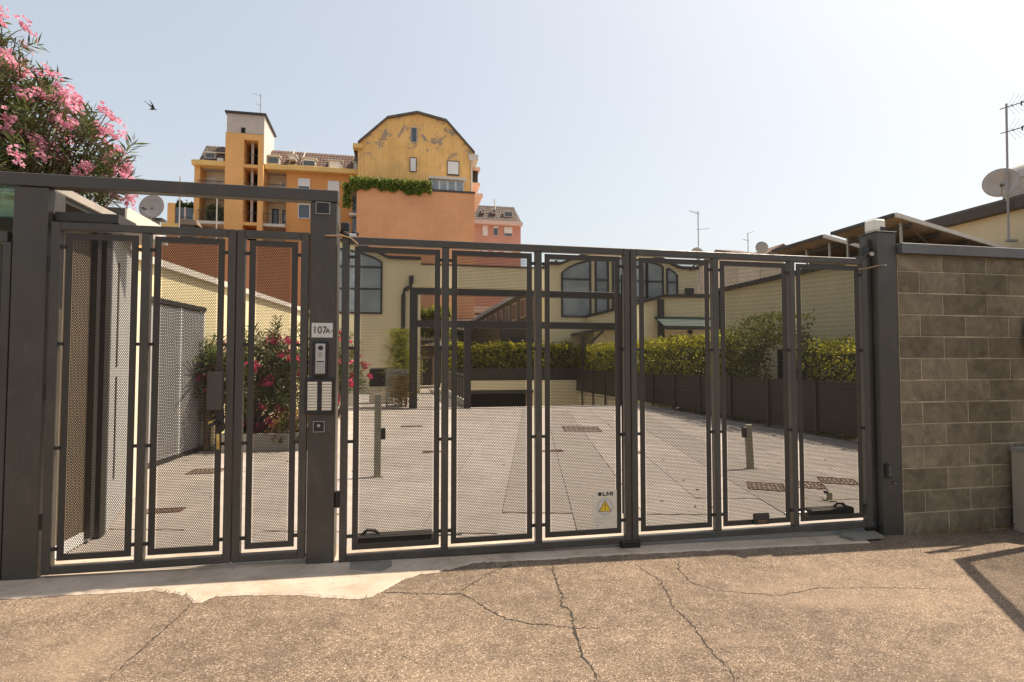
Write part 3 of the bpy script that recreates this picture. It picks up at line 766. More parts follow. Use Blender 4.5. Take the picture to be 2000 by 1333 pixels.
# box of the door closer above the pedestrian gate
t = thing('gate_closer', 'long dark housing of the gate closer above the left pedestrian leaf', 'gate closer', (-2.0, 4.3, 2.45))
B(-2.318, -1.930, 4.24, 4.50, 2.452, 2.518, c=.004).build('closer_housing', 'dark_metal', t)
m = MB(); m.box(-2.22, -2.16, 4.25, 4.32, 2.40, 2.452); m.box(-1.97, -1.93, 4.25, 4.32, 2.385, 2.452); m.tube([(-2.2, 4.28, 2.42), (-2.1, 4.28, 2.405), (-1.95, 4.28, 2.41)], .012, 8)
m.build('closer_arm', 'black_plastic', t)
# restraining cables at the gate heads
o = MB().tube([(-.56, 4.172, 2.415), (-.50, 4.165, 2.415), (-.44, 4.165, 2.42), (-.38, 4.168, 2.405), (-.325, 4.172, 2.36)], .006, 8).build('stay_cable', 'cable_tan'); tag(o, 'thin tan stay cable from the intercom post to the gate head', 'cable')
o = MB().tube([(4.17, 4.140, 2.352), (4.12, 4.145, 2.350), (4.02, 4.165, 2.325), (3.94, 4.172, 2.315)], .006, 8).build('stay_cable', 'cable_tan'); tag(o, 'thin tan stay cable from the beacon post to the gate head', 'cable')
o = MB().tube([(4.17, 4.150, 2.352), (4.18, 4.12, 2.354)], .009, 8).build('cable_eye', 'steel', bpy.data.objects['stay_cable.001'])
# spotlight unit left of the beacon post, floodlight and camera beside the intercom post
def photocell(name, lab, u, z, v=4.15, w=.05, h=.12):
    t = thing(name, lab, 'photocell', (u, v, z))
    B(u - w / 2, u + w / 2, v - .035, v, z - h / 2, z + h / 2, c=.006).build('photocell_case', 'black_plastic', t)
    B(u - w / 2 + .008, u + w / 2 - .008, v - .040, v - .0345, z - h / 2 + .012, z + h / 2 - .012, c=.002).build('photocell_window', 'window_glass', t)
photocell('photocell', 'black photocell low on the beacon post', 4.165, .55)
t = thing('small_plate', 'tiny dark plate with pale print on the beacon post', 'plate', (4.25, 4.147, .45))
B(4.222, 4.282, 4.1455, 4.1495, .425, .450).build('plate_face', 'print_black', t); B(4.228, 4.262, 4.1445, 4.1456, .438, .441).build('plate_print', 'print_grey', t); B(4.228, 4.276, 4.1445, 4.1456, .430, .433).build('plate_print', 'print_grey', t)
t = thing('photocell', 'black photocell low on the right flank of the intercom post', 'photocell', (-.46, 4.25, .5))
B(-.474, -.436, 4.195, 4.255, .445, .560, c=.008).build('photocell_case', 'black_plastic', t)
t = thing('gate_sensor', 'small black sensor with cables on top between intercom post and driveway gate', 'sensor', (-.42, 4.26, 2.47))
B(-.455, -.395, 4.25, 4.32, 2.475, 2.54, c=.006).build('sensor_case', 'black_plastic', t)
m = MB(); m.tube([(-.46, 4.26, 2.47), (-.40, 4.25, 2.44), (-.36, 4.25, 2.47), (-.33, 4.25, 2.45)], .013, 8); m.tube([(-.42, 4.27, 2.46), (-.40, 4.27, 2.42), (-.345, 4.27, 2.43)], .011, 8); m.build('sensor_cable', 'black_rubber', t)
B(-.395, -.345, 4.235, 4.262, 2.43, 2.455, c=.003).build('sensor_bracket', 'white_paint', t)
t = thing('spot_camera', 'small black and chrome camera on the left flank of the beacon post', 'camera', (4.08, 4.2, 2.46))
B(4.02, 4.085, 4.19, 4.25, 2.45, 2.53, c=.006).build('camera_bracket', 'black_plastic', t)
MB().tube([(4.045, 4.19, 2.455), (4.03, 4.12, 2.445)], .022, 12).build('camera_barrel', 'black_plastic', t)
MB().tube([(4.03, 4.12, 2.445), (4.022, 4.10, 2.442)], .018, 12).build('camera_lens', 'steel', t)
# ---- things on the intercom post
VF = 4.18
def u_at(px, py): return onv(px, py, VF)
t = thing('courtesy_lamp', 'square black recessed lamp with a pale rim high on the intercom post', 'lamp', (-.57, VF, 2.58))
a0, z1 = u_at(617, 395); a1, z0 = u_at(645, 420)
MB().ring(a0, a1, z0, z1, .006, VF - .012, VF, .001).build('lamp_rim', 'mid_grey', t)
B(a0 + .006, a1 - .006, VF - .006, VF, z0 + .006, z1 - .006).build('lamp_face', 'print_black', t)
t = thing('number_plate', 'pale house number plate reading 107A on the intercom post', 'number plate', (-.57, VF, 1.73))
a0, z1 = u_at(609, 631); a1, z0 = u_at(650, 660)
B(a0, a1, VF - .006, VF, z0, z1, c=.001).build('plate_face', 'label_white', t)
L = WL[t.name]
def put_text(s, size, u, v, z, parent, mat='print_black', name='lettering', sx=1.0):
    Lp = WL[parent.name]
    o = link_mesh(name, text_mesh(name, s, size, mat), parent, (u - Lp[0], v - Lp[1], z - Lp[2]), FACE); o.scale = (sx, 1.0, 1.0); return o
put_text('107', .072, a0 + .056, VF - .0075, (z0 + z1) / 2 + .0, t, sx=.92)
put_text('A', .050, a1 - .034, VF - .0075, (z0 + z1) / 2 - .006, t)
MB().prism([(a1 - .012, (z0 + z1) / 2 - .004), (a1 - .002, (z0 + z1) / 2 + .004), (a1 - .002, (z0 + z1) / 2 - .012)], 'y', VF - .0085, VF - .006).build('arrow_mark', 'print_black', t)
t = thing('intercom', 'steel door intercom with camera and keypad in a black box on the post', 'intercom', (-.56, VF, 1.53))
a0, z1 = u_at(612, 667); a1, z0 = u_at(640, 735)
B(a0, a1, VF - .035, VF, z0, z1, c=.004).build('intercom_box', 'black_plastic', t)
b0, w1 = u_at(618, 672); b1, w0 = u_at(636, 730)
plain('steel_face', (0.46, 0.45, 0.43), 0.45, 0.3, 20, 0.08)
B(b0, b1, VF - .040, VF - .0345, w0, w1, c=.002).build('steel_face', 'steel_face', t)
MB().tube([((b0 + b1) / 2 + .002, VF - .046, w1 - .030), ((b0 + b1) / 2 + .002, VF - .038, w1 - .030)], .017, 16).build('camera_eye', 'print_black', t)
B(b0 + .008, b1 - .008, VF - .042, VF - .0395, w0 + .082, w0 + .090).build('display_slot', 'print_black', t)
m = MB()
for i in range(3):
    for j in range(5): 
        x = b0 + .008 + i * .020; z = w0 + .008 + j * .0145
        m.box(x, x + .012, VF - .0425, VF - .0398, z, z + .007)
m.build('keypad', 'mid_grey', t)
m = MB()
for j in range(6): m.box(b0 + .018, b1 - .018, VF - .0412, VF - .0398, w0 + .118 + j * .006, w0 + .1205 + j * .006)
m.build('speaker_slots', 'mid_grey', t)
t = thing('bell_panel', 'black doorbell panel with two columns of pale name strips', 'doorbell panel', (-.57, VF, 1.3))
a0, z1 = u_at(597, 739); a1, z0 = u_at(652, 808)
B(a0, a1, VF - .022, VF, z0, z1, c=.003).build('bell_plate', 'print_black', t)
for (xa, xb) in ((602, 620), (630, 648)):
    c0, d1 = u_at(xa, 746); c1, d0 = u_at(xb, 802)
    h = (d1 - d0) / 10
    for j in range(10): B(c0, c1, VF - .027, VF - .0215, d0 + j * h + .0035, d0 + (j + 1) * h, c=.001).build('name_strip', 'label_cream', t)
t = thing('key_switch', 'small square key switch with steel rim on the intercom post', 'key switch', (-.57, VF, 1.05))
a0, z1 = u_at(612, 823); a1, z0 = u_at(634, 844)
MB().ring(a0, a1, z0, z1, .004, VF - .014, VF, .001).build('switch_rim', 'galvanised', t)
B(a0 + .004, a1 - .004, VF - .010, VF, z0 + .004, z1 - .004).build('switch_face', 'print_black', t)
MB().tube([((a0 + a1) / 2, VF - .018, (z0 + z1) / 2 + .008), ((a0 + a1) / 2, VF - .008, (z0 + z1) / 2 + .008)], .011, 14).build('key_barrel', 'steel', t)
# ---- warning sign on the third driveway panel
t = thing('warning_sign', 'cream warning sign with OLMI lettering and yellow hazard triangle on the gate', 'sign', (1.6, 4.19, .45))
VS = 4.192
def s_at(px, py): return onv(px, py, VS)
a0, z1 = s_at(1158, 959); a1, z0 = s_at(1205, 1031)
B(a0, a1, VS - .002, VS + .001, z0, z1).build('sign_board', 'label_cream', t)
W, Hh = a1 - a0, z1 - z0; f = VS - .0032; b = VS - .0018
zc = z1 - Hh * .095; r_ = Hh * .052
MB().prism([(a0 + W * .285 + r_ * math.cos(k * .3142), zc + r_ * math.sin(k * .3142)) for k in range(20)], 'y', f, b).build('letter_o', 'print_black', t)
m = MB(); x = a0 + W * .40; m.box(x, x + W * .045, f, b, zc - r_, zc + r_); m.box(x + W * .045, x + W * .13, f, b, zc - r_, zc - r_ * .45); m.build('letter_l', 'print_black', t)
m = MB(); x = a0 + W * .56
m.box(x, x + W * .05, f, b, zc - r_, zc + r_); m.box(x + W * .16, x + W * .205, f, b, zc - r_, zc + r_)
m.prism([(x + W * .055, zc + r_), (x + W * .105, zc - r_ * .2), (x + W * .155, zc + r_), (x + W * .155, zc + r_ * .3), (x + W * .105, zc - r_), (x + W * .055, zc + r_ * .3)], 'y', f, b); m.build('letter_m', 'print_black', t)
x = a0 + W * .79; B(x, x + W * .045, f, b, zc - r_, zc + r_).build('letter_i', 'print_black', t)
cx, cz = a0 + W * .50, z1 - Hh * .43; rr = Hh * .225
def annulus(r0, r1, f, b, gaps=()):
    m = MB()
    for k in range(40):
        if gaps and k % 5 == 0: continue
        t0, t1 = k * math.pi / 20, (k + 1) * math.pi / 20
        m.prism([(cx + r0 * math.cos(t0), cz + r0 * math.sin(t0)), (cx + r1 * math.cos(t0), cz + r1 * math.sin(t0)), (cx + r1 * math.cos(t1), cz + r1 * math.sin(t1)), (cx + r0 * math.cos(t1), cz + r0 * math.sin(t1))], 'y', f, b)
    return m
annulus(rr * .94, rr, f, b).build('ring_mark', 'print_grey', t)
plain('print_pale', (0.50, 0.50, 0.52), 0.6)
annulus(rr * .70, rr * .86, f + .0004, b, True).build('pictogram_ring', 'print_pale', t)
tr = Hh * .175
def tri(s, yo=0): return [(cx - s, cz - s * .72 + yo), (cx + s, cz - s * .72 + yo), (cx, cz + s * .95 + yo)]
MB().prism(tri(tr), 'y', f - .0008, b).build('triangle_edge', 'print_black', t); MB().prism(tri(tr * .86, -.0015), 'y', f - .0016, b).build('triangle', 'warning_yellow', t)
m = MB(); m.prism([(cx - .004, cz + tr * .42), (cx + .004, cz + tr * .42), (cx + .0022, cz - tr * .18), (cx - .0022, cz - tr * .18)], 'y', f - .0024, b); m.box(cx - .003, cx + .003, f - .0024, b, cz - tr * .50, cz - tr * .32); m.build('exclamation_mark', 'print_black', t)
m = MB()
for zz, q0, q1, hh in ((.70, .08, .92, .0018), (.755, .06, .95, .0018), (.825, .10, .46, .0036), (.90, .10, .26, .0036), (.955, .10, .18, .0036)): m.box(a0 + W * q0, a0 + W * q1, f, b, z1 - Hh * zz - hh, z1 - Hh * zz)
m.build('small_print', 'print_grey', t)

# ================================================================== BLOCK WALL, right
wall = thing('block_wall', 'grey brown concrete block wall with a steel coping right of the gate', 'wall', (6.5, 4.25, 0))
U0, U1 = 4.335, 9.5
B(U0, U1, 4.1535, 4.34, -0.06, 2.462).build('mortar_bed', 'mortar', wall)
plain('coping_steel', (0.12, 0.12, 0.12), 0.5, 0.2, 3, 0.15, streak=0.2)
B(U0 + .002, U1, 4.10, 4.40, 2.463, 2.556, c=.004).build('coping', 'coping_steel', wall)
PU, PZ, J = 0.4935, 0.195, 0.0085
bl = {}
tops = [2.462] + [2.312 - k * PZ for k in range(13)]
for r_i, zt in enumerate(tops[:-1]):
    zb = max(tops[r_i + 1], -0.05)
    if zt < 0.0: break
    start = 4.815 if r_i % 2 == 0 else 4.564
    js = [U0] + [start + k * PU for k in range(0, 12) if start + k * PU < U1] + [U1]
    for a, b in zip(js[:-1], js[1:]):
        w, h = b - a - J, zt - zb - J
        if w < .03: continue
        k = (round(w, 3), round(h, 3))
        if k not in bl: bl[k] = MB().box(0, w, 0, .06, 0, h, .006).mesh('block', 'concrete_block')
        L = WL[wall.name]
        link_mesh('block', bl[k], wall, (a + J / 2 - L[0], 4.1485 + random.uniform(-.0025, .0015) - L[1], zb + J / 2 - L[2] + random.uniform(-.001, .001)), (random.uniform(-.003, .003), 0, random.uniform(-.002, .002)))
m = MB()      # smeared mortar ridges proud of the joints here and there
for k in range(26):
    z = random.choice(tops[2:9]); u = random.uniform(U0 + .05, 6.0); w = random.uniform(.1, .4)
    e = k * .00011; m.box(u, u + w, 4.1462 + e, 4.1535, z - .006 - e, z + .004 + e)
tag(m.build('mortar_smear', 'mortar', wall), kind='stuff')
# weeds and litter at the foot of the wall
P = np.stack([RNG.uniform(4.4, 5.9, 160), 4.10 + RNG.normal(size=160) * .03, RNG.uniform(-.02, .03, 160)], 1)
o = link_mesh('weeds', leaves(P, rdir(160, 1.2), 0.035, 0.008, 'weeds', 'dry_leaf')); tag(o, kind='stuff')
# white cabinet and meter box at the right edge
t = thing('utility_cabinet', 'pale rounded utility cabinet standing against the block wall at the right edge', 'cabinet', (5.75, 3.9, 0))
m = MB()
prof = [(5.43 + .06 * (1 - math.cos(q)), 3.98 + .10 * math.sin(q) - .10) for q in np.linspace(math.pi / 2, 0, 5)]
pol = [(5.47, 4.11), (5.47, 3.95), (5.49, 3.89), (5.54, 3.85), (6.1, 3.85), (6.1, 4.11)]
m.prism(pol, 'z', -.03, 0.69)
plain('cabinet_white', (0.42, 0.36, 0.28), 0.55, 0, 4, 0.08, streak=0.25)
m.build('cabinet_body', 'cabinet_white', t)
MB().prism([(p[0] + (-.012 if p[0] < 5.7 else .012), p[1] + (-.012 if p[1] < 4 else -.001)) for p in pol], 'z', 0.69, 0.72).build('cabinet_lid', 'mid_grey', t)
t = thing('meter_box', 'black meter box with cables fixed high on the block wall at the right edge', 'meter box', (5.85, 4.1, 1.75))
B(5.72, 5.95, 4.03, 4.14, 1.56, 1.93, c=.01).build('meter_case', 'black_plastic', t)
m = MB()
for k in range(3): m.tube([(5.73, 4.11, 1.62 + k * .1), (5.69, 4.12, 1.66 + k * .09), (5.685, 4.12, 1.72 + k * .05), (5.72, 4.11, 1.80)], .006, 6)
m.build('meter_cable', 'black_rubber', t)
# neighbour's mesh gate standing open toward the street, outside the frame: its shadow lies on the asphalt
t = thing('open_mesh_gate', 'mesh gate leaf standing open just past the right edge of the photo', 'gate', (5.60, 3.80, 0), rz=R(233.7))
m = MB(); m.box(0, .07, -.03, .03, .03, 2.36); m.box(1.63, 1.70, -.03, .03, .03, 2.36); m.box(.07, 1.63, -.03, .03, 2.27, 2.36); m.box(.07, 1.63, -.03, .03, .08, .15)
m.build('gate_frame', 'gate_paint', t, local=True)
m = MB()
for k in range(44): m.box(.085 + k * .035,   .085 + k * .035 + .010, -.003, .003, .15, 2.27)
m.build('gate_slats', 'gate_paint', t, local=True)
m = MB(); m.box(5.53, 5.57, 3.955, 3.995, -.03, 2.42); m.box(5.57, 5.95, 3.965, 3.985, 2.38, 2.42); m.build('hinge_post', 'gate_paint', t2 := thing('stay_post', 'thin steel post beside the open mesh gate past the right edge', 'post', (5.55, 3.97, 0)))

# ================================================================== LEFT SIDE: mailbox screen, side wall, oleander
t = thing('mailbox_screen', 'dark mesh screen with a stack of mailboxes left of the portal', 'screen', (-2.95, 4.22, 0))
m = MB(); m.box(-3.55, -2.56, 4.19, 4.24, 2.29, 2.36, .003); m.box(-2.585, -2.535, 4.19, 4.24, .05, 2.29, .003); m.box(-3.55, -2.585, 4.19, 4.24, .05, .11, .003)
m.build('screen_frame', 'gate_paint', t)
panel(t, -3.03, -2.60, 1.62, 2.28, 4.215); panel(t, -3.03, -2.60, .12, 1.24, 4.215)
for k in range(4):
    z = 1.27 + k * .085
    x = B(-3.03, -2.60, 4.16, 4.30, z, z + .080, c=.003).build('mailbox', 'gate_paint', t)
    B(-2.80, -2.615, 4.152, 4.162, z + .048, z + .066).build('mail_slot', 'print_black', x)
t = thing('glass_canopy', 'greenish glass canopy above the mailbox screen at the left edge', 'canopy', (-3.2, 4.7, 2.6))
MB().prism([(4.20, 2.63), (5.3, 2.70), (5.3, 2.715), (4.20, 2.645)], 'x', -5.0, -2.54).build('glass_pane', 'green_glass', t)
m = MB(); m.box(-5.0, -2.54, 5.3, 5.36, 2.60, 2.73); m.box(-2.60, -2.54, 5.25, 5.31, .03, 2.6); m.build('canopy_frame', 'dark_metal', t)
t = thing('back_wall', 'tan rendered wall seen through the mailbox screen at the far left', 'wall', (-4.2, 6.8, 0))
B(-6.5, -2.9, 6.75, 6.9, 0, 2.35).build('wall_face', 'cream_wall', t)
hedge('shrub', 'dry shrub under the glass canopy at the left edge', 'shrub', (-4.4, -2.9, 5.6, 6.1, 1.7, 2.42), 900, .06, 'pale_leaf', 31)
# side wall with ribbed cladding, dark post and slotted white panel
t = thing('side_wall', 'side wall behind the pedestrian gate with brown ribbed cladding and a slotted white panel', 'wall', (-2.55, 5.4, 0))
B(-2.66, -2.60, 4.42, 5.36, .09, 2.66).build('cladding_back', 'cladding_brown', t)
m = MB()
for k in range(47): 
    v = 4.43 + k * .0197; m.box(-2.60, -2.588, v, v + .0125, .10, 2.66)
tag(m.build('cladding_ribs', 'cladding_brown', t), kind='stuff')
B(-2.66, -2.582, 4.42, 5.36, .0, .088).build('skirting', 'white_paint', t)
B(-2.60, -2.52, 5.36, 5.44, .0, 2.66, c=.004).build('corner_post', 'dark_metal', t)
# slotted panel, turned
ax, av, bx, bv = -2.515, 5.45, -2.87, 6.60; Ls = math.hypot(bx - ax, bv - av); dx, dv = (bx - ax) / Ls, (bv - av) / Ls
def obox(a0, a1, o0, o1, z0, z1, m=None):
    m = m or MB(); P = [(ax + dx * a + dv * o, av + dv * a - dx * o) for a, o in ((a0, o0), (a1, o0), (a1, o1), (a0, o1))]
    return m.prism(P, 'z', z0, z1)
obox(0, Ls, -.05, 0, .02, 2.66).build('white_panel', 'pale_grey', t)
for (z0, z1) in ((.42, 1.36), (1.45, 2.42)): obox(.30, .37, -.002, .006, z0, z1).build('slot', 'dark_metal', t)
m = MB(); m.box(-2.70, -2.42, 4.40, 5.50, 2.66, 2.70); m.build('coping_soffit', 'dark_metal', t)
m = MB(); m.box(-2.72, -2.40, 4.39, 6.3, 2.70, 2.76, .004); m.build('coping', 'coping_stone', t)
obox(.06, Ls, -.09, .03, 2.66, 2.70).build('panel_coping', 'coping_stone', t)
B(-2.47, -2.40, 4.385, 4.45, 2.3, 2.69, c=.003).build('corner_sheet', 'pale_grey', t)

PV = 7.2
def crown(px, py, r, dv=0.0): u, z = onv(px, py, PV + dv); k = r / 150.0; return (u + 4.9, dv, z, k, k * .85, k)
oleander('oleander_tree', 'big oleander tree full of pale pink flowers rising behind the left side wall', (-4.9, PV, 0),
   [crown(-55, 140, 90), crown(35, 235, 95), crown(140, 290, 80, -.1), crown(40, 340, 130), crown(195, 285, 40, -.2), crown(208, 325, 40, -.1), crown(150, 350, 75), crown(-90, 240, 150), crown(195, 375, 46, -.1), crown(150, 225, 40, -.2), crown(5, 75, 42)], 240, 300, 'pink', 4200, 5, scale=1.0, cscale=1.05)
# ================================================================== COURTYARD: boundary wall, planting, left
t = thing('boundary_wall', 'long yellow boundary wall with a white coping on the left of the courtyard', 'wall', (-3.4, 12, 0))
wa, wb = Vector((-3.62, 8.2, 0)), Vector((-2.35, 20.0, 0)); wd = (wb - wa).normalized(); wn_ = Vector((-wd.y, wd.x, 0))
def along(a, o, z): p = wa + wd * a + wn_ * o; return (p.x, p.y, z)
def wbox(a0, a1, o0, o1, z0, z1, m=None):
    m = m or MB(); P = [along(a, o, 0)[:2] for a, o in ((a0, o0), (a1, o0), (a1, o1), (a0, o1))]
    return m.prism(P, 'z', z0, z1)
WLn = (wb - wa).length
wbox(-.6, WLn, 0.02, .25, -.02, 2.90).build('wall_face', 'yellow_render', t)
wbox(-.6, WLn, -.06, .33, 2.90, 3.0).build('coping', 'white_render', t)
t = thing('sliding_screen', 'pale grey perforated metal screen doors in front of the yellow boundary wall', 'screen', (-3.5, 9.2, 0))
plain('screen_grey', (0.42, 0.41, 0.40), 0.5, 0.3, 3, 0.08)
for k in range(3):
    a = -.15 + k * .77
    d = wbox(a, a + .735, -.035, -.02, .06, 2.34).build('screen_door', 'screen_grey', t)
    m = MB()
    for j in range(14): wbox(a + .03 + j * .05, a + .052 + j * .05, -.045, -.035, .1, 2.30, m)
    tag(m.build('door_ribs', 'screen_grey', d), kind='stuff')
    wbox(a + .735, a + .765, -.05, -.01, .02, 2.36).build('door_stile', 'white_paint', t)
wbox(-.2, 2.17, -.07, .0, 2.36, 2.43).build('head_rail', 'dark_metal', t)
wbox(-.2, 2.17, -.07, .0, .0, .05).build('floor_rail', 'dark_metal', t)

oleander('oleander_shrub', 'large oleander shrub with crimson flowers behind the pedestrian gate', (-2.55, 10.5, .1),
   [(-.2, 0, 1.0, .95, .6, .85), (.35, .1, 1.45, .65, .5, .65), (-.75, .2, 1.25, .55, .5, .6), (.5, 0, .75, .5, .45, .6)], 220, 80, 'red', 4200, 8, cscale=1.3)
t = thing('planter', 'low grey planter trough under the crimson oleander', 'planter', (-2.3, 10.1, 0))
m = MB(); m.ring(-2.95, -1.55, 9.92, 10.3, .04, 0, 1); m = MB()
m.box(-2.95, -1.55, 9.92, 9.97, 0, .30, .004); m.box(-2.95, -1.55, 10.9, 10.95, 0, .30, .004); m.box(-2.95, -2.90, 9.97, 10.9, 0, .30); m.box(-1.60, -1.55, 9.97, 10.9, 0, .30)
m.build('planter_wall', 'planter_grey', t); B(-2.90, -1.60, 9.97, 10.9, 0, .24).build('soil', 'trunk_bark', t)
hedge('ground_shrub', 'yellowing low shrub spilling over the right end of the planter', 'shrub', (-2.15, -1.5, 9.85, 10.3, .15, .62), 700, .05, 'dry_leaf', 33)
# cordyline with strap leaves
CU = onv(408, 660, 10.15)[0]
t = thing('cordyline', 'spiky green cordyline against the yellow boundary wall', 'plant', (CU, 10.15, 0))
MB().tube([(CU, 10.15, 0), (CU + .01, 10.17, 1.45)], [.06, .045], 8).build('stem', 'trunk_bark', t)
m = MB(); k = 7
for i in range(k):
    q = i / (k - 1); w = .026 * (1 - q) ** .6 + .002; x = .75 * q; z = -.28 * q * q
    m.v += [(x, -w, z), (x, 0, z - .008), (x, w, z)]
for i in range(k - 1): m.f += [(3 * i, 3 * i + 1, 3 * i + 4, 3 * i + 3), (3 * i + 1, 3 * i + 2, 3 * i + 5, 3 * i + 4)]
strap = m.mesh('leaf', 'strap_leaf')
for i in range(30):
    o = link_mesh('leaf', strap, t, (0.01, .02, 1.42 + random.uniform(-.06, .1)), (0, -random.uniform(-.25, 1.35), random.uniform(0, 6.28))); o.scale = (random.uniform(.6, .95),) * 3

# ---- photocell posts
def cell_post(u, v, h, lab, lean=0.0, side=1):
    t = thing('photocell_post', lab, 'post', (u, v, 0), 'photocell posts in the courtyard')
    B(-.043, .043, -.03, .03, .006, h, c=.004).build('post_shaft', 'galv_olive', t, local=True)
    B(-.075, .075, -.055, .055, .0, .008).build('base_plate', 'galv_olive', t, local=True)
    z = h - .10 if h < .9 else .56
    B(.043 * side, .100 * side, -.04, .02, z - .075, z + .075, c=.01).build('photocell', 'black_plastic', t, local=True)
    t.rotation_euler = (0, lean, 0)
cell_post(-.31, 7.47, 1.08, 'tall olive grey photocell post standing behind the left driveway leaf', 0.0, 1)
cell_post(4.80, 7.02, .62, 'short leaning photocell post behind the right driveway leaf', -0.05, -1)
t = thing('photocell_stub', 'broken off stub of a photocell post near the three square grates', 'post', (4.55, 5.27, 0))
B(4.53, 4.575, 5.25, 5.29, .006, .085, c=.003).build('post_shaft', 'galv_olive', t); B(4.50, 4.61, 5.22, 5.32, 0, .008).build('base_plate', 'galv_olive', t); B(4.485, 4.53, 5.25, 5.28, .075, .105, c=.004).build('photocell', 'black_plastic', t)

# ================================================================== RIGHT SIDE: sheet fence, hedges, yellow flank wall
t = thing('sheet_fence', 'long brown sheet metal fence along the right side of the courtyard and the ramp', 'fence', (8.35, 15, 0))
pv = [5.45 + 1.505 * k for k in range(18)]
pm = B(-.03, .03, -.035, .035, -.62, 1.12, c=.004).mesh('fence_post', 'brown_metal'); pm_s = B(-.03, .03, -.035, .035, 0, 1.12, c=.004).mesh('fence_post', 'brown_metal')
fm = B(-.012, .012, 0, 1.415, .10, 1.09).mesh('fence_panel', 'fence_sheet')
L = WL[t.name]
for i, v in enumerate(pv):
    link_mesh('fence_post', pm if v > 17.5 else pm_s, t, (8.33 - L[0], v - L[1], 0))
    if i < len(pv) - 1: link_mesh('fence_panel', fm, t, (8.36 - L[0] + random.uniform(-.006, .006), v + .045 - L[1], 0), (0, random.uniform(-.006, .006), 0))
B(8.325, 8.395, 5.4, 31, 1.09, 1.115).build('top_rail', 'brown_metal', t)
t = thing('ramp_wall', 'yellow retaining wall of the garage ramp under the sheet fence', 'wall', (8.45, 22, -1))
B(8.42, 8.62, HV0, 31, -3.0, .08).build('wall_face', 'yellow_render', t)
t = thing('ramp_end_wall', 'yellow wall with the dark garage opening at the foot of the ramp', 'wall', (5.4, 26.1, -1))
B(H0, 8.42, 26.0, 26.3, .16, .60).build('lintel', 'yellow_render', t)
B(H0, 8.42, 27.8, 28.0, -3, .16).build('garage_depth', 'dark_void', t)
B(6.2, 8.42, 26.0, 27.8, -3, .158).build('pier', 'yellow_render', t)
B(H0, 6.2, 25.99, 26.02, .02, .158).build('shutter_box', 'dark_metal', t)
t = thing('ramp_side_wall', 'dark inner wall of the garage ramp under the walkway', 'wall', (2.1, 22, -1))
B(2.02, 2.14, HV0 - .02, 27.8, -3, -.004).build('wall_face', 'planter_grey', t)
t = thing('terrace_fence', 'row of dark sheet panels on the wall above the garage opening', 'fence', (5.4, 26.1, .6))
for k in range(6):
    u = H0 + .02 + k * 1.04; B(u, u + 1.0, 26.05, 26.08, .61, 1.19).build('fence_panel', 'fence_sheet', t); B(u + 1.0, u + 1.04, 26.04, 26.1, .60, 1.22).build('fence_post', 'brown_metal', t)
hedge('hedge', 'dark green and yellow hedge on the terrace above the garage opening', 'hedge', (H0, 8.3, 26.2, 27.0, .6, 2.35), 8000, .12, 'hedge_leaf', 41, .14, 'clipped hedges round the courtyard', along='u')
hedge('hedge', 'long yellow green hedge behind the sheet fence beside the ramp', 'hedge', (8.5, 9.3, 13.4, 31, 0, 2.26), 24000, .095, 'hedge_leaf', 42, .10, 'clipped hedges round the courtyard')
hedge('hedge', 'near piece of yellow green hedge behind the fence beside the beacon post', 'hedge', (8.45, 9.4, 6.6, 10.4, 0, 1.90), 9000, .068, 'hedge_leaf', 43, .10, 'clipped hedges round the courtyard')
# climbing shrub arched over a small dark doorway
t = thing('climbing_shrub', 'dark green climber forming a round arch over a gap in the hedge', 'shrub', (8.9, 11.8, 0))
P = []
r = np.random.default_rng(3)
for k in range(9000):
    a = r.random() * math.pi; rad = 1.0 + .5 * abs(r.normal()) ** .5 * (1 if r.random() < .5 else -.6)
    v = 11.75 + 1.45 * math.cos(a) * (rad if rad > .4 else .5); z = 1.45 + 1.0 * math.sin(a) * min(rad, 1.15)
    if r.random() < .38:
        v = (12.35 + r.random() * 1.1); z = r.random() * 1.9
    if r.random() < .10: v = 10.4 + r.random() * .5; z = r.random() * 1.7
    if 11.25 < v < 12.2 and z < 1.75: continue
    if v < 10.25 or (v < 10.9 and z > 2.05 - (10.9 - v) * .9): continue
    P.append((8.35 + r.random() * .85, v, z + r.normal() * .05))
P = np.array(P) - np.array(WL[t.name]); o = link_mesh('foliage', leaves(P, rdir(len(P), .6), .075 * (0.7 + .6 * RNG.random(len(P))), .05, 'foliage', 'mound_leaf'), t); o['kind'] = 'stuff'
m = MB()
for (v, q) in ((12.6, .4), (11.0, -.3)): m.tube([(8.8, v, 0), (8.8, v + q * .2, 1.1), (8.8, v - q * 1.2, 2.1)], [.05, .035, .012], 7)
m.build('stem', 'trunk_bark', t)
t = thing('garden_door', 'dark narrow doorway under the climber arch', 'door', (9.35, 11.7, 0))
B(9.30, 9.38, 11.2, 12.3, 0, 1.75).build('doorway_shade', 'dark_void', t); m = MB(); m.box(9.27, 9.36, 11.12, 11.2, 0, 1.82); m.box(9.27, 9.36, 12.3, 12.38, 0, 1.82); m.box(9.27, 9.36, 11.2, 12.3, 1.75, 1.82); m.build('door_frame', 'dark_metal', t)  # near-black sheet stands for the shade inside the gateway

t = thing('workshop_building', 'long low yellow building along the right side with dark eaves and a downpipe', 'building', (12, 12, 0))
B(10.5, 16, 9.9, 17.0, -.02, 3.84).build('wall', 'yellow_render', t)
B(10.30, 16.1, 9.85, 17.1, 3.84, 3.95, c=.01).build('eaves', 'dark_metal', t)
MB().tube([(10.42, 16.85, 3.84), (10.42, 16.85, 0)], .10, 10).build('downpipe', 'dark_metal', t)
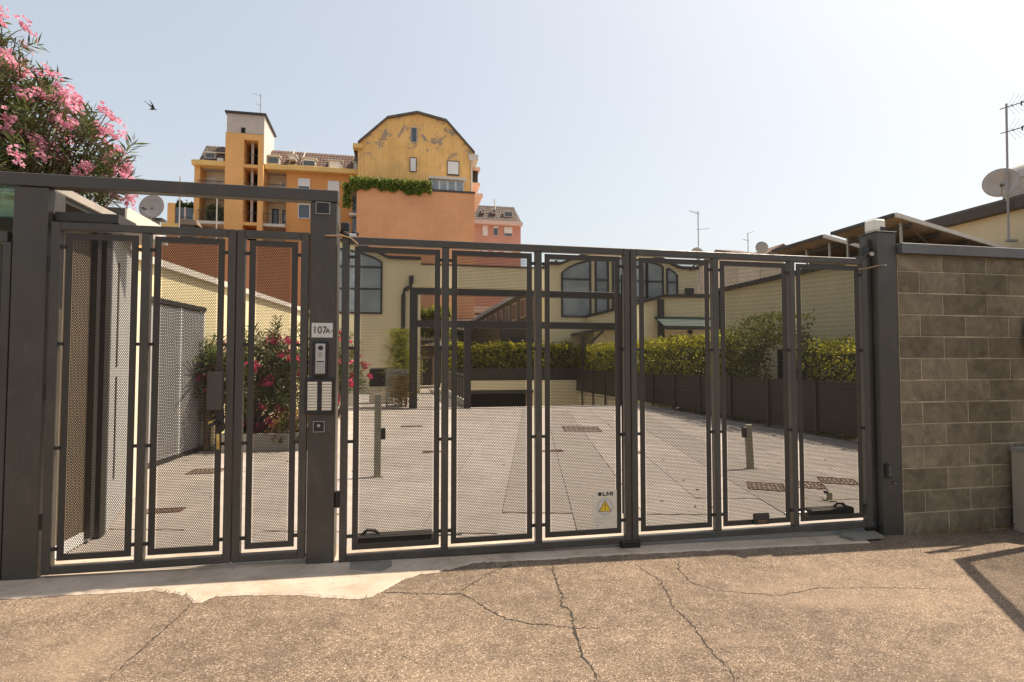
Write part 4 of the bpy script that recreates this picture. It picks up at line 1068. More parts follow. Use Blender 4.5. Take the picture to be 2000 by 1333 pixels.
# raised shed roofs of fibre cement on that building
def shed_roof(v0, v1, zr, zl, lab):
    t = thing('shed_roof', lab, 'roof', (12, (v0 + v1) / 2, 4), 'raised shed roofs on the low yellow building')
    ur, ul = 10.55, 13.9; n = 24
    m = MB()
    for k in range(n):          # corrugated sheet running along the slope
        a, b = v0 + (v1 - v0) * k / n, v0 + (v1 - v0) * (k + .5) / n; c_ = v0 + (v1 - v0) * (k + 1) / n; h = .045
        m.add([(ur, a, zr), (ul, a, zl), (ul, b, zl + h), (ur, b, zr + h)], [(0, 1, 2, 3)]); m.add([(ur, b, zr + h), (ul, b, zl + h), (ul, c_, zl), (ur, c_, zr)], [(0, 1, 2, 3)])
    m.build('roof_sheet', 'fibre_sheet', t)
    sl = (zl - zr) / (ul - ur)
    m = MB(); m.prism([(ur, zr + .07), (ul, zl + .07), (ul, zl - .02), (ur, zr - .02)], 'y', v0 - .05, v0); m.build('verge_board', 'white_render', t)
    m = MB(); m.box(ur - .04, ur, v0, v1, zr - .015, zr + .065); m.build('ridge_board', 'dark_metal', t)
    for k in range(4):
        q = (k + .6) / 4.4; u = ur + (ul - ur) * q; z = zr + sl * (u - ur)
        B(u - .03, u + .03, v0 + .02, v1, z - .13, z - .03).build('purlin', 'brown_metal', t)
    for v in (v0 + .15, (v0 + v1) / 2, v1 - .15):
        B(ur + .3, ur + .34, v - .02, v + .02, 3.98, zr - .1).build('strut', 'galvanised', t)
shed_roof(10.15, 11.95, 4.69, 3.98, 'nearer raised shed roof with brown corrugated underside and a pale verge')
shed_roof(12.25, 14.2, 4.69, 3.98, 'farther raised shed roof with brown corrugated underside, left of the nearer one')
MB().tube([(10.7, 10.12, 4.62), (11.5, 10.13, 4.02)], .014, 6).build('red_conduit', 'rust', bpy.data.objects['shed_roof'])

t = thing('tall_workshop', 'tall cream building with a broad brown eave at the right edge', 'building', (16, 12, 0))
B(14.05, 19, 5.5, 16, 0, 5.03).build('wall', 'cream_render', t)
B(13.86, 19.1, 5.4, 16.1, 5.03, 5.30, c=.01).build('eave', 'brown_metal', t)
B(13.90, 19.1, 5.4, 16.1, 5.302, 5.34).build('eave_flashing', 'dark_metal', t)
def yagi(m, base, d, L, n, el, up=(0, 0, 1)):
    base = Vector(base); d = Vector(d).normalized(); s = d.cross(Vector(up)).normalized()
    m.tube([base - d * .12, base + d * L], .012, 5)
    for k in range(n):
        p = base + d * (L * (k + .5) / n); w = el * (1 - .4 * k / n); m.tube([p - s * w, p + s * w], .007, 4)
    return m
t = thing('antenna_mast', 'tall dark aerial mast with two yagi aerials on the right cream building', 'antenna', (13.8, 10.43, 4.3))
U_ = 13.78; mv, mz0 = onu(1970, 470, U_); _, mz1 = onu(1961, 205, U_)
MB().tube([(U_, mv, mz0), (U_, mv - .05, mz1)], .022, 8).build('mast', 'mid_grey', t)
m = MB()
for yp in (212, 260):
    _, z = onu(1961, yp, U_); yagi(m, (U_, mv - .05, z), (.5, -1, .05), 1.0, 5, .10, (0, 0, 1))
    for sg in (-1, 1):
        for k in range(5): m.tube([(U_ - .02 + .05 * k, mv - .10 - .05 * k, z + sg * .02), (U_ + .02 + .06 * k, mv - .22 - .05 * k, z + sg * (.26 - .03 * k))], .003, 3)
    for k in range(3): m.tube([(U_ + .12 + .14 * k, mv - .28 - .26 * k, z - .05), (U_ + .12 + .14 * k, mv - .28 - .26 * k, z + .05)], .016, 6)
m.build('aerial', 'dark_metal', t)
B(U_ - .05, U_ + .20, mv - .05, mv + .05, mz0 - .03, mz0 + .02).build('bracket', 'mid_grey', t)
def dish(lab, c, nrm, r, polebase, mat='dish_grey', arm=None):
    t = thing('satellite_dish', lab, 'satellite dish', polebase, 'satellite dishes on the roofs')
    c = Vector(c); nn = Vector(nrm).normalized()
    MB().disc(c, nn, r, 28, r * .22, .008).build('reflector', mat, t, smooth=True)
    MB().tube([polebase, (polebase[0], polebase[1], c.z)], .025, 8).build('pole', 'galvanised', t)
    e = c + nn * r * 1.0 + Vector((0, 0, -r * .55)); f0 = c + Vector((0, 0, -r * .92))
    MB().tube([f0, e], .014, 6).build('feed_arm', 'galvanised', t)
    MB().tube([e, e - nn * .10 + Vector((0, 0, .03))], .035, 8).build('feed_horn', 'dark_metal', t)
    MB().tube([(polebase[0], polebase[1], c.z - .05), c - nn * r * .2], .03, 6).build('mount', 'mid_grey', t)
    return t
dv, dz = onu(1955, 357, 13.7); dish('large grey dish on the mast above the brown eave at the right edge', (13.7, dv, dz), (-.74, -.60, .10), .345, (U_, mv, dz - .45))
vv, vz = onu(1998, 360, 14.6)
t = thing('roof_vent', 'round topped metal chimney cowl cut by the right edge', 'vent', (14.6, vv, 5.3))
B(14.35, 14.95, vv - .28, vv + .28, 5.34, vz + .1).build('vent_shaft', 'galvanised', t)
MB().prism([(14.65 + .33 * math.cos(q), vz + .1 + .38 * math.sin(q)) for q in np.linspace(0, math.pi, 12)], 'y', vv - .3, vv + .3).build('cowl', 'galvanised', t)

# ================================================================== PERGOLA over the ramp and walkway
t = thing('ramp_portal', 'dark steel portal of posts and two long beams across walkway and ramp', 'pergola', (4, 18.2, 0))
B(.215, .475, 18.1, 18.34, 0, 3.70, c=.01).build('post', 'dark_metal', t); B(1.98, 2.20, 18.0, 18.2, 0, 2.62, c=.01).build('post', 'dark_metal', t); B(7.30, 7.54, 18.1, 18.34, -1.2, 3.70, c=.01).build('post', 'dark_metal', t)
B(.215, 7.54, 18.09, 18.35, 3.70, 3.91, c=.01).build('beam', 'dark_metal', t); B(.475, 7.30, 18.05, 18.25, 2.62, 2.845, c=.01).build('beam', 'dark_metal', t)
# walkway railing
t = thing('walkway_railing', 'dark railing between walkway and garage ramp', 'railing', (2.08, 22, 0))
B(2.02, 2.10, 18.4, 30, 1.02, 1.08).build('top_rail', 'brown_metal', t); B(2.02, 2.10, 18.4, 30, .0, .22).build('kerb', 'concrete', t)
for k in range(14):
    v = 18.45 + k * .86
    B(2.03, 2.09, v, v + .05, .22, 1.02).build('baluster', 'brown_metal', t)
    if k < 13: B(2.05, 2.07, v + .12, v + .79, .28, .96).build('infill_panel', 'fence_sheet', t)
# planting around the portal
t = thing('courtyard_screen', 'grey mesh panel screen beside the portal post', 'screen', (-.1, 18, 0))
m = MB(); m.ring(-.52, .16, 0.05, 1.25, .05, 18.3, 18.35); m.build('screen_frame', 'mid_grey', t)
m = MB()
for k in range(12): m.box(-.46 + k * .05, -.435 + k * .05, 18.31, 18.33, .1, 1.2)
tag(m.build('screen_bars', 'mid_grey', t), kind='stuff')
t = thing('courtyard_screen', 'grey sheet panel with a dark end post beside the black planter', 'screen', (-1.9, 18.2, 0))
B(-2.9, -1.5, 18.2, 18.24, .08, 1.15).build('screen_sheet', 'screen_grey', t); B(-1.5, -1.43, 18.18, 18.26, 0, 1.22).build('end_post', 'dark_metal', t)
t = thing('dark_planter', 'black square planter box by the yellow house wall', 'planter', (-.75, 20.5, 0))
B(-1.15, -.30, 20.3, 21.0, .62, 1.25, c=.02).build('planter_box', 'print_black', t); B(-1.10, -.35, 20.35, 20.95, 1.25, 1.27).build('soil', 'trunk_bark', t); B(-1.15, -.30, 20.3, 21.0, 0, .615).build('plinth', 'concrete', t)
t = thing('bamboo_clump', 'tall bright yellow green leafy clump beside the portal post', 'plant', (-.05, 18.8, 0))
n = 3600; P = np.stack([RNG.normal(size=n) * .24, RNG.normal(size=n) * .2, .3 + 2.3 * RNG.random(n) ** .9], 1); P[:, 0] *= (1.25 - .35 * np.abs(P[:, 2] - 1.5))
o = link_mesh('foliage', leaves(P, rdir(n, .3), .13, .035, 'foliage', 'pale_leaf'), t); o['kind'] = 'stuff'
m = MB()
for k in range(9): m.tube([(random.uniform(-.2, .2), random.uniform(-.15, .15), 0), (random.uniform(-.35, .35), random.uniform(-.2, .2), 2.5)], [.015, .006], 5)
m.build('stem', 'strap_leaf', t, local=True)
n = 500; P = np.stack([RNG.normal(size=n) * .22 + .05, RNG.normal(size=n) * .1 - .62, .15 + .9 * RNG.random(n)], 1)
o = link_mesh('dry_foliage', leaves(P, rdir(n, .3), .12, .03, 'dry_foliage', 'dry_leaf'), t); o['kind'] = 'stuff'
oleander('oleander_shrub', 'smaller oleander with red flowers behind the left stile of the driveway gate', (-1.75, 15.5, 0),
   [(0, 0, 1.5, .6, .5, .85), (.25, 0, 1.0, .55, .4, .5)], 60, 26, 'red', 1300, 12, cscale=1.6, scale=1.1)

# ================================================================== YELLOW HOUSE with arched gables
VH = 27.0
def arch_z(u, c, half, z0, rise):
    q = abs(u - c) / half
    return z0 if q >= 1 else z0 + rise * (1 - q ** 2.2)
def gable_poly(u0, u1, c, half, z0, rise, zb, n=28):
    return [(u0, zb)] + [(u, arch_z(u, c, half, z0, rise)) for u in np.linspace(u0, u1, n)] + [(u1, zb)]
def top_strip(pts, o0, o1, va, vb):          # a thin roof edge following the outline
    m = MB()
    for a, b in zip(pts[:-1], pts[1:]):
        m.add([(a[0], va, a[1] + o0), (b[0], va, b[1] + o0), (b[0], va, b[1] + o1), (a[0], va, a[1] + o1), (a[0], vb, a[1] + o0), (b[0], vb, b[1] + o0), (b[0], vb, b[1] + o1), (a[0], vb, a[1] + o1)],
              [(0, 1, 2, 3), (7, 6, 5, 4), (0, 4, 5, 1), (3, 2, 6, 7), (0, 3, 7, 4), (1, 5, 6, 2)])
    return m
house = thing('arched_house', 'large pale yellow house with two arched gables and a bridge wall between them', 'building', (5, 30, 0))
AL, AR, HALF, ZE, RISE = -3.95, 11.15, 3.25, 6.42, .80
for (u0, u1, c, lab) in ((-3.5, .842, AL, 'left arched gable'), (7.2, 15.5, AR, 'right arched gable')):
    P = gable_poly(u0, u1, c, HALF, ZE, RISE, -.02)
    MB().prism(P, 'y', VH, VH + (9 if c < 0 else 2)).build('wall', 'yellow_render', house, label=lab)
    top_strip(P[1:-1], .0, .13, VH - .18, VH + (9 if c < 0 else 2)).build('roof_edge', 'dark_metal', house)
B(.842, 7.2, VH + .02, VH + .8, 5.15, 6.20).build('bridge_wall', 'yellow_render', house); B(.842, 7.2, VH - .04, VH + .86, 6.20, 6.27).build('bridge_coping', 'brown_metal', house)
def arched_window(u0, u1, zb, c, inset, bars):
    f = lambda u: 5.68 + 1.15 * math.sqrt(max(.02, 1 - ((u - c) / 3.32) ** 2))
    us_ = np.linspace(u0, u1, 9); P = [(u0, zb)] + [(u, f(u)) for u in us_] + [(u1, zb)]
    g = MB().prism(P, 'y', VH - .02, VH - .005)
    fr = MB(); w = .09
    fr.box(u0 - w, u0, VH - .07, VH - .001, zb - w, f(u0) + .03); fr.box(u1, u1 + w, VH - .07, VH - .001, zb - w, f(u1) + .03); fr.box(u0, u1, VH - .07, VH - .001, zb - w, zb)
    st = top_strip([(u, f(u)) for u in us_], 0, w, VH - .07, VH - .001); fr.add(st.v, st.f)
    for z in bars: fr.box(u0, u1, VH - .06, VH - .019, z - .04, z + .04)
    o = fr.build('window', 'dark_metal', house); g.build('pane', 'pale_glass', o)
ins = lambda u: .38 + .28 * max(0, (abs(u - AR) - 1.6)) / 1.6
insl = lambda u: .38 + .28 * max(0, (abs(u - AL) - 1.6)) / 1.6
for (a, b) in ((7.98, 9.40), (9.78, 10.36), (10.72, 11.6), (11.95, 12.5), (12.62, 13.42), (13.76, 14.24)): arched_window(a, b, 3.85 if b < 12 else 4.75, AR, ins, (5.72, 4.85))
for (a, b) in ((-2.62, -1.05), (-3.35, -2.8)): arched_window(a, b, 3.85, AL, insl, (6.0, 4.95))
m = MB(); m.box(.28, .50, VH - .28, VH - .02, 5.28, 5.62); m.tube([(.39, VH - .15, 5.3), (.39, VH - .15, 5.12), (.05, VH - .15, 4.92), (.02, VH - .15, 4.7), (.02, VH - .15, 0)], .10, 8)
m.build('downpipe', 'dark_metal', house)
for px, w in ((735, .5), (790, .2)):
    u, z = onv(px, 503, VH); 
m = MB(); m.tube([(-1.05, VH + .4, 6.5), (-1.05, VH + .4, 6.8)], .14, 8); m.build('roof_cap', 'dark_metal', house)
m = MB(); m.tube([(7.75, VH + .4, 6.4), (7.75, VH + .4, 6.72)], .07, 6); m.build('roof_pipe', 'dark_metal', house)
MB().tube([(15.0, VH - .1, 6.35), (15.65, VH - .2, 7.2)], .05, 6).build('gutter_end', 'dark_metal', house)
hz = onv(1340, 567, VH - .1); B(14.75, 15.2, VH - .12, VH, hz[1] - .25, hz[1] + .1).build('wall_box', 'dark_metal', house)

# low wing with dark curved fascia and green awning before the right gable
wing = thing('garden_wing', 'low yellow wing with a dark fascia, round wall lamp and green awning', 'building', (13, 26, 0))
g = lambda px, py, v=25.9: onv(px, py, v)
u0, _ = g(1180, 650); u1, _ = g(1415, 600); zt = g(1300, 586)[1]
P = [(g(1160, 640)[0], g(1160, 618)[1]), (g(1215, 600)[0], g(1215, 604)[1]), (g(1258, 592)[0], g(1258, 592)[1]), (g(1292, 582)[0], g(1292, 582)[1]), (u1 + 1, g(1395, 580)[1])]
MB().prism([(P[0][0], 0)] + P + [(u1 + 1, 0)], 'y', 25.9, 26.95).build('wall', 'yellow_render', wing)
top_strip(P, .0, .16, 25.7, 26.95).build('fascia', 'dark_metal', wing)
pu, _ = g(1289, 600); B(pu - .13, pu + .13, 25.68, 25.9, 0, zt).build('downpipe', 'dark_metal', wing)
a = g(1290, 640, 25.2); b = g(1420, 622, 25.2)
MB().prism([(24.7, a[1] - .05), (25.9, a[1] + .55), (25.9, a[1] + .60), (24.7, a[1] + .03)], 'x', a[0], b[0] + .5).build('awning', 'awning_green', wing)
B(a[0], b[0] + .5, 24.68, 24.72, a[1] - .12, a[1] + .05).build('awning_valance', 'dark_metal', wing)
lu, lz = g(1347, 649); MB().tube([(lu, 25.78, lz), (lu, 25.9, lz)], .11, 14).build('wall_lamp', 'dark_metal', wing)
a = g(1305, 658); b = g(1420, 690); B(a[0], b[0], 25.84, 25.9, b[1], a[1]).build('opening', 'dark_void', wing)
# bracketed canopy in front of the house
t = thing('door_canopy', 'small dark curved canopy on brackets against the yellow house', 'canopy', (10, 26, 2))
a = onv(1133, 655, 25.5); b = onv(1220, 648, 25.5)
P = [(a[0] + (b[0] - a[0]) * q, a[1] + .30 * math.sin(q * math.pi * .55)) for q in np.linspace(0, 1, 8)]
top_strip(P, 0, .14, 25.2, 26.98).build('canopy_roof', 'dark_metal', t)
m = MB(); m.box(a[0], a[0] + .14, 25.2, 25.4, 0, a[1]); m.tube([(a[0] + .1, 25.3, a[1] - .7), (a[0] + 1.1, 25.3, a[1] + .2)], .06, 6); m.box(a[0] + 2.3, a[0] + 2.5, 25.2, 25.4, 0, a[1] + .3); m.build('bracket', 'dark_metal', t)

# ---- the alley behind: flank building with a window band, balconies, sheds, parasol
t = thing('alley_building', 'long grey brown building along the right of the alley with a row of small windows', 'building', (8, 36, 0))
B(6.75, 13, 29.1, 62, 0, 5.3).build('wall', 'alley_brown', t); B(6.45, 13, 29.05, 62, 5.3, 5.55).build('eave', 'pale_grey', t)
for k in range(10):
    v = 30.2 + k * 2.4
    w = B(6.70, 6.76, v, v + 1.2, 4.0, 5.1).build('window', 'pale_pink', t); B(6.69, 6.705, v + .1, v + 1.1, 4.1, 5.0).build('pane', 'window_glass', w)
B(5.0, 6.75, 28.4, 60, 2.3, 2.75).build('balcony_slab', 'brown_metal', t); B(5.0, 5.06, 28.4, 60, 2.75, 3.7).build('balcony_rail', 'fence_sheet', t)
t = thing('alley_house', 'brown balcony house at the far left end of the alley', 'building', (2, 41, 0))
B(-2, 3.6, 41, 47, 0, 3.0).build('wall', 'cladding_brown', t); B(-2, 4.4, 39.6, 41, 2.7, 3.0).build('balcony_slab', 'brown_metal', t); 
m = MB()
for k in range(14): m.box(.9 + k * .25, .94 + k * .25, 39.62, 39.66, 3.0, 4.0)
m.box(.9, 4.4, 39.6, 39.68, 4.0, 4.06); m.build('balcony_rail', 'fence_sheet', t)
B(2.6, 3.3, 40.98, 41.01, .3, 2.4).build('window', 'pale_glass', t)
MB().prism([(2.0, 4.2), (4.9, 3.9), (4.9, 3.7), (2.0, 4.0)], 'y', 42, 48).build('roof', 'roof_tile_grey', t)
t = thing('alley_roofs', 'stack of tiled roofs at the end of the alley', 'building', (5, 50, 0))
for k, (v, z, mt) in enumerate(((50, 4.6, 'roof_tile_grey'), (53, 5.9, 'roof_tile'), (56, 7.1, 'roof_tile'))):
    B(1.2, 10, v + .1, v + 2.8, 0, z - .5).build('wall', ('cream_render', 'white_render', 'terracotta_render')[k], t)
    MB().prism([(v - .3, z - .6), (v + 2.6, z + .35), (v + 2.6, z + .2), (v - .3, z - .75)], 'x', 1.0, 10.3).build('roof', mt, t)
hedge('hanging_shrub', 'green shrub hanging over the balcony at the end of the alley', 'shrub', (1.2, 3.4, 40.1, 40.8, 3.3, 5.4), 1400, .22, 'pale_leaf', 51, .3, along='u')
t = thing('parasol', 'dark flat parasol in the shade of the alley', 'parasol', (2.2, 33, 0))
m = MB(); n = 10; m.v = [(2.2, 33, 2.75)] + [(2.2 + 1.25 * math.cos(k * 6.283 / n), 33 + 1.25 * math.sin(k * 6.283 / n), 2.42) for k in range(n)]; m.f = [(0, 1 + k, 1 + (k + 1) % n) for k in range(n)]
m.build('canopy', 'brown_metal', t); MB().tube([(2.2, 33, 0), (2.2, 33, 2.75)], .03, 8).build('pole', 'dark_metal', t)
t = thing('garden_shed', 'small dark garden shed beside the walkway', 'shed', (1.5, 36, 0))
B(.95, 2.2, 36, 37.2, 0, 1.9).build('wall', 'cladding_brown', t); MB().prism([(.8, 1.9), (2.35, 1.9), (1.58, 2.45)], 'y', 35.9, 37.3).build('roof', 'brown_metal', t); B(1.3, 1.85, 35.97, 36.0, 0, 1.7).build('door', 'dark_metal', t)
hedge('walkway_shrub', 'bright green shrub at the end of the walkway', 'shrub', (2.6, 3.9, 33.5, 34.5, .6, 2.5), 900, .18, 'pale_leaf', 52, .2, along='u')

# ================================================================== APARTMENT BLOCKS
def win(parent, u0, u1, z0, z1, v, mat_frame='shutter_white', fill='shutter_white', drop=1.0, glass='window_glass', fw=.07):
    """frame proud of the wall, rolling shutter let down over part of the glass, slats as ribs"""
    w = MB().ring(u0, u1, z0, z1, fw, v - .09, v - .01).build('window', mat_frame, parent)
    B(u0 + fw, u1 - fw, v - .04, v - .012, z0 + fw, z1 - fw).build('pane', glass, w)
    if drop > 0:
        m = MB(); h = (z1 - z0 - 2 * fw) * drop; n = max(3, int(h / .14))
        for k in range(n): m.box(u0 + fw, u1 - fw, v - .070 - .008 * (k % 2), v - .041, z1 - fw - h * (k + 1) / n, z1 - fw - h * k / n)
        m.build('shutter', fill, w)
    return w
def tile_roof(name, parent, u0, u1, v0, z0, v1, z1, mat, pitch=.42):
    """pantile courses, each tile a curved hump, lower edge stepped"""
    L = math.hypot(v1 - v0, z1 - z0); nr = max(3, int(L / .40)); nc = max(3, int((u1 - u0) / .30)); m = MB()
    for r_ in range(nr):
        a, b = r_ / nr, (r_ + 1.06) / nr
        va, za, vb, zb = v0 + (v1 - v0) * a, z0 + (z1 - z0) * a + .06, v0 + (v1 - v0) * b, z0 + (z1 - z0) * b + .0
        for c_ in range(nc):
            x0, x1 = u0 + (u1 - u0) * c_ / nc, u0 + (u1 - u0) * (c_ + 1) / nc; xm = (x0 + x1) / 2; h = .06
            m.add([(x0, va, za), (xm, va, za + h), (x1, va, za), (x0, vb, zb), (xm, vb, zb + h), (x1, vb, zb), (xm, va + .01, za - .06)], [(0, 1, 4, 3), (1, 2, 5, 4), (0, 6, 1), (1, 6, 2)])
    return tag(m.build(name, mat, parent), kind='stuff')
VA = 58.0
A = lambda px, py, v=VA: onv(px, py, v)
blk = thing('apartment_block', 'orange apartment block with a tall shade-grey topped stair tower and tiled mansard roof', 'building', (-13, 62, 0))
# bodies
B(-5.0, -11.5, VA, VA + 8, 12.9, 20.55).build('wall', 'deep_orange_render', blk); B(-11.5, -13.5, VA + 1.6, VA + 8, 12.9, 20.55).build('wall', 'cream_wall', blk)
B(-16.95, -19.45, VA + 1.6, VA + 8, 12.9, 20.55).build('wall', 'cream_wall', blk); B(-19.45, -19.95, VA, VA + 8, 12.9, 20.55).build('wall', 'orange_render', blk)
B(-22.3, -4.0, VA - 6, VA - 5.4, 0, 12.2).build('lower_wall', 'red_brown_render', blk); B(-24, -4.9, VA + .3, VA + 8, 0, 12.9).build('base_wall', 'red_brown_render', blk)
# stair tower
B(-16.95, -15.28, VA - .9, VA + 3, 0, 23.72).build('tower_pier', 'orange_render', blk); B(-13.98, -13.50, VA - .9, VA + 3, 0, 23.70).build('tower_pier', 'orange_render', blk)
B(-15.28, -13.98, VA - .9, VA + 3, 23.12, 23.70).build('tower_lintel', 'orange_render', blk)
B(-15.28, -13.98, VA + 1.2, VA + 3, 0, 23.12).build('stairwell_back', 'dark_void', blk)
for z in (20.72, 17.9, 15.05, 12.3): B(-15.28, -13.98, VA - .85, VA + 1.2, z - .32, z).build('landing', 'orange_render', blk)
for z in (20.72, 17.9, 15.05): 
    B(-14.78, -14.55, VA - .2, VA, z, z + 2.5).build('stair_column', 'grey_render', blk); B(-15.28, -13.98, VA - .8, VA - .76, z + .9, z + .95).build('handrail', 'dark_metal', blk)
B(-16.85, -13.50, VA - .9, VA + 3.2, 23.74, 25.62).build('tower_shade_head', 'grey_render', blk); B(-13.50, -13.44, VA - .9, VA + 3.2, 20.9, 25.60).build('tower_lit_flank', 'white_render', blk)  # shade painted into the grey front, sunlight into the paler flank sheet
MB().prism([(VA - 1.1, 25.62), (VA + 3.6, 25.30), (VA + 3.6, 25.42), (VA - 1.1, 25.80)], 'x', -17.0, -13.25).build('tower_roof', 'dark_metal', blk)
B(-15.55, -15.18, VA - .93, VA - .89, 23.76, 24.28).build('tower_window', 'dark_void', blk)
# cornices and roof
for (a, b, v) in ((-20.05, -16.96, VA - .55), (-13.43, -11.3, VA - .55), (-11.3, -4.6, VA - .75)):
    B(a, b, v, VA + .6, 20.5, 20.98, c=.02).build('cornice', 'ochre_cornice', blk)
tile_roof('roof_tiles', blk, -13.4, -4.3, VA + .3, 21.0, VA + 2.2, 23.35, 'roof_tile'); tile_roof('roof_tiles', blk, -19.65, -16.96, VA + .1, 21.0, VA + 2.2, 23.35, 'roof_tile_grey')
B(-20.0, -4.3, VA + 1.2, VA + 7.8, 20.55, 21.3).build('attic_body', 'grey_render', blk); B(-19.5, -4.3, VA + 2.25, VA + 6, 21.3, 23.25).build('attic_body', 'grey_render', blk)
def dormer(px0, px1, py0, py1, fill, drop):
    a = A(px0, py1, VA + .2); b = A(px1, py0, VA + .2)
    d = B(a[0], b[0], VA + .35, VA + 1.9, a[1], b[1]).build('dormer', 'pale_grey', blk); B(a[0] - .1, b[0] + .1, VA + .15, VA + 2.0, b[1], b[1] + .12).build('dormer_roof', 'white_render', d)
    B(a[0] + .12, b[0] - .12, VA + .30, VA + .345, a[1] + .1, a[1] + (b[1] - a[1]) * (1 - drop)).build('pane', 'window_glass', d)
    if drop > 0: B(a[0] + .12, b[0] - .12, VA + .27, VA + .33, a[1] + (b[1] - a[1]) * (1 - drop), b[1] - .04).build('shutter', fill, d)
for q in ((520, 545, 306, 319, 'white_render', 0.1), (563, 577, 304, 311, 'shutter_white', .8), (590, 616, 311, 324, 'shutter_white', .25), (641, 667, 315, 330, 'shutter_white', .95), (690, 700, 318, 332, 'shutter_white', .9), (398, 420, 300, 308, 'white_render', .1)): dormer(*q)
B(-18.7, -17.5, VA + .9, VA + 1.8, 22.25, 22.35).build('awning', 'cream_render', blk); B(-17.9, -17.35, VA - .1, VA + .2, 21.02, 21.42).build('air_conditioner', 'white_paint', blk)
for px in (560, 582): 
    u, z = A(px, 318); MB().tube([(u, VA + .6, 21.2), (u + .45, VA + 1.6, 23.3)], .07, 6).build('roof_pipe', 'white_render', blk)
# balconies
for (a, b, zs_) in ((-19.45, -16.96, (15.05, 17.95)), (-13.49, -11.5, (15.05, 17.95))):
    for z in zs_:
        B(a, b, VA - .65, VA + 1.6, z - .28, z).build('balcony_slab', 'white_render', blk)
        m = MB(); m.box(a, b, VA - .62, VA - .58, z + .98, z + 1.04); n = int((b - a) / .16)
        for k in range(n): m.box(a + k * .16, a + k * .16 + .03, VA - .61, VA - .59, z, z + .98)
        m.build('balcony_rail', 'dark_metal', blk)
    if a < -15:
        win(blk, a + .25, a + 1.0, 15.1, 17.2, VA + 1.6, drop=0, glass='pale_glass'); win(blk, a + 1.5, a + 2.3, 15.1, 17.0, VA + 1.6, drop=.4)
        win(blk, a + .2, a + 1.05, 18.0, 20.0, VA + 1.6); win(blk, a + 1.5, a + 2.35, 18.0, 19.9, VA + 1.6)
    else:
        win(blk, a + .35, a + .95, 15.1, 17.1, VA + 1.6, 'dark_metal', drop=0, fw=.1); win(blk, a + 1.35, a + 1.95, 15.7, 17.0, VA + 1.6, 'dark_metal', drop=0, glass='pale_glass', fw=.1)
        win(blk, a + .5, a + 1.1, 18.0, 19.5, VA + 1.6); win(blk, a + 1.5, a + 1.98, 18.0, 19.4, VA + 1.6); B(a + 1.0, a + 1.3, VA + 1.4, VA + 1.6, 19.3, 19.9).build('air_conditioner', 'white_paint', blk)
for (x0, y0, x1, y1, d) in ((582, 350, 606, 370, .75), (640, 355, 663, 392, 1.0), (582, 400, 606, 427, 0), (640, 408, 663, 445, 1.0)):
    a = A(x0, y1); b = A(x1, y0); win(blk, a[0], b[0], a[1], b[1], VA, drop=d, glass='pale_glass' if x0 > 600 else 'window_glass')
# potted plants and clutter on the left balcony, roof terrace of the low wing
t = thing('terrace_wing', 'lower orange wing of the apartment block with a planted roof terrace', 'building', (-21, 60, 0))
B(-22.3, -19.96, VA, VA + 6, 0, 14.2).build('wall', 'red_brown_render', t); B(-22.6, -19.6, VA - .4, VA + .2, 14.2, 14.72).build('cornice', 'ochre_cornice', t)
B(-22.2, -21.55, VA - .1, VA + .8, 14.72, 16.75).build('parapet_pier', 'orange_render', t); B(-21.5, -19.97, VA - .05, VA, 14.72, 16.35).build('glass_screen', 'window_glass', t); B(-20.75, -20.6, VA - .07, VA + .02, 14.72, 16.4).build('screen_post', 'pale_pink', t)
B(-21.5, -19.97, VA - .09, VA + .01, 15.4, 15.46).build('screen_rail', 'dark_metal', t)
hedge('terrace_plant', 'scraggly plants along the roof terrace of the lower orange wing', 'plant', (-21.5, -20.0, VA + .1, VA + .5, 16.0, 16.9), 390, .26, 'ivy_leaf', 60, .3, along='u')
hedge('balcony_plant', 'dark potted plants crowding the left balcony of the orange block', 'plant', (-18.7, -17.2, VA - .4, VA + .2, 15.05, 16.5), 420, .22, 'ivy_leaf', 64, .35, along='u')
t = thing('roof_aerial', 'thin aerial on top of the stair tower', 'antenna', (-14.1, VA + .2, 25.7))
m = MB(); m.tube([(-14.1, VA + .2, 25.5), (-14.1, VA + .2, 28.3)], .035, 6); m.build('mast', 'mid_grey', t)
m = MB(); yagi(m, (-14.1, VA + .2, 28.1), (-1, -.2, .15), .75, 4, .2); yagi(m, (-14.1, VA + .2, 27.1), (-1, -.3, .2), .45, 3, .3); yagi(m, (-14.1, VA + .2, 26.3), (-1, -.1, .1), .4, 3, .2); m.build('aerial', 'mid_grey', t)

# weathered gambrel house with the blank terracotta block before it
VB, VBF = 56.5, 54.0
gam = thing('gambrel_house', 'tall weathered ochre gable house with a blank terracotta block and ivy in front', 'building', (1.3, 60, 0))
b = lambda px, py, v=VB: onv(px, py, v)
out = [b(*p) for p in ((699, 282), (757, 233), (815, 223), (872, 239), (927, 302))]
zl, zr = out[0][1], out[-1][1]
P = [(out[0][0], 17)] + out + [(out[-1][0] - .25, out[-1][1] - .1), (out[-1][0] - .25, 17)]
MB().prism(P, 'y', VB, VB + 9).build('wall', 'weathered_ochre', gam)
plain('roof_edge_grey', (0.11, 0.095, 0.075), 0.7, 0, 2, 0.2)
top_strip(out, .02, .22, VB - .28, VB + 9.3).build('roof_edge', 'roof_edge_grey', gam)
a0, z0 = b(690, 283); a1, z1 = b(708, 290); B(a0, a1, VB - .5, VB + 9, z1 - .15, z0 - .02).build('eave_return', 'ochre_cornice', gam)
MB().prism([(a0, z1 - .15), (a1 - .1, z1 - .15), (a1 - .1, z1 - 3.2)], 'y', VB + .4, VB + 9).build('eave_soffit', 'brown_metal', gam)
a0, z0 = b(915, 303); a1, z1 = b(933, 316); B(a0, a1, VB - .4, VB + 9, z1, z0 - .05).build('eave_return', 'white_render', gam)
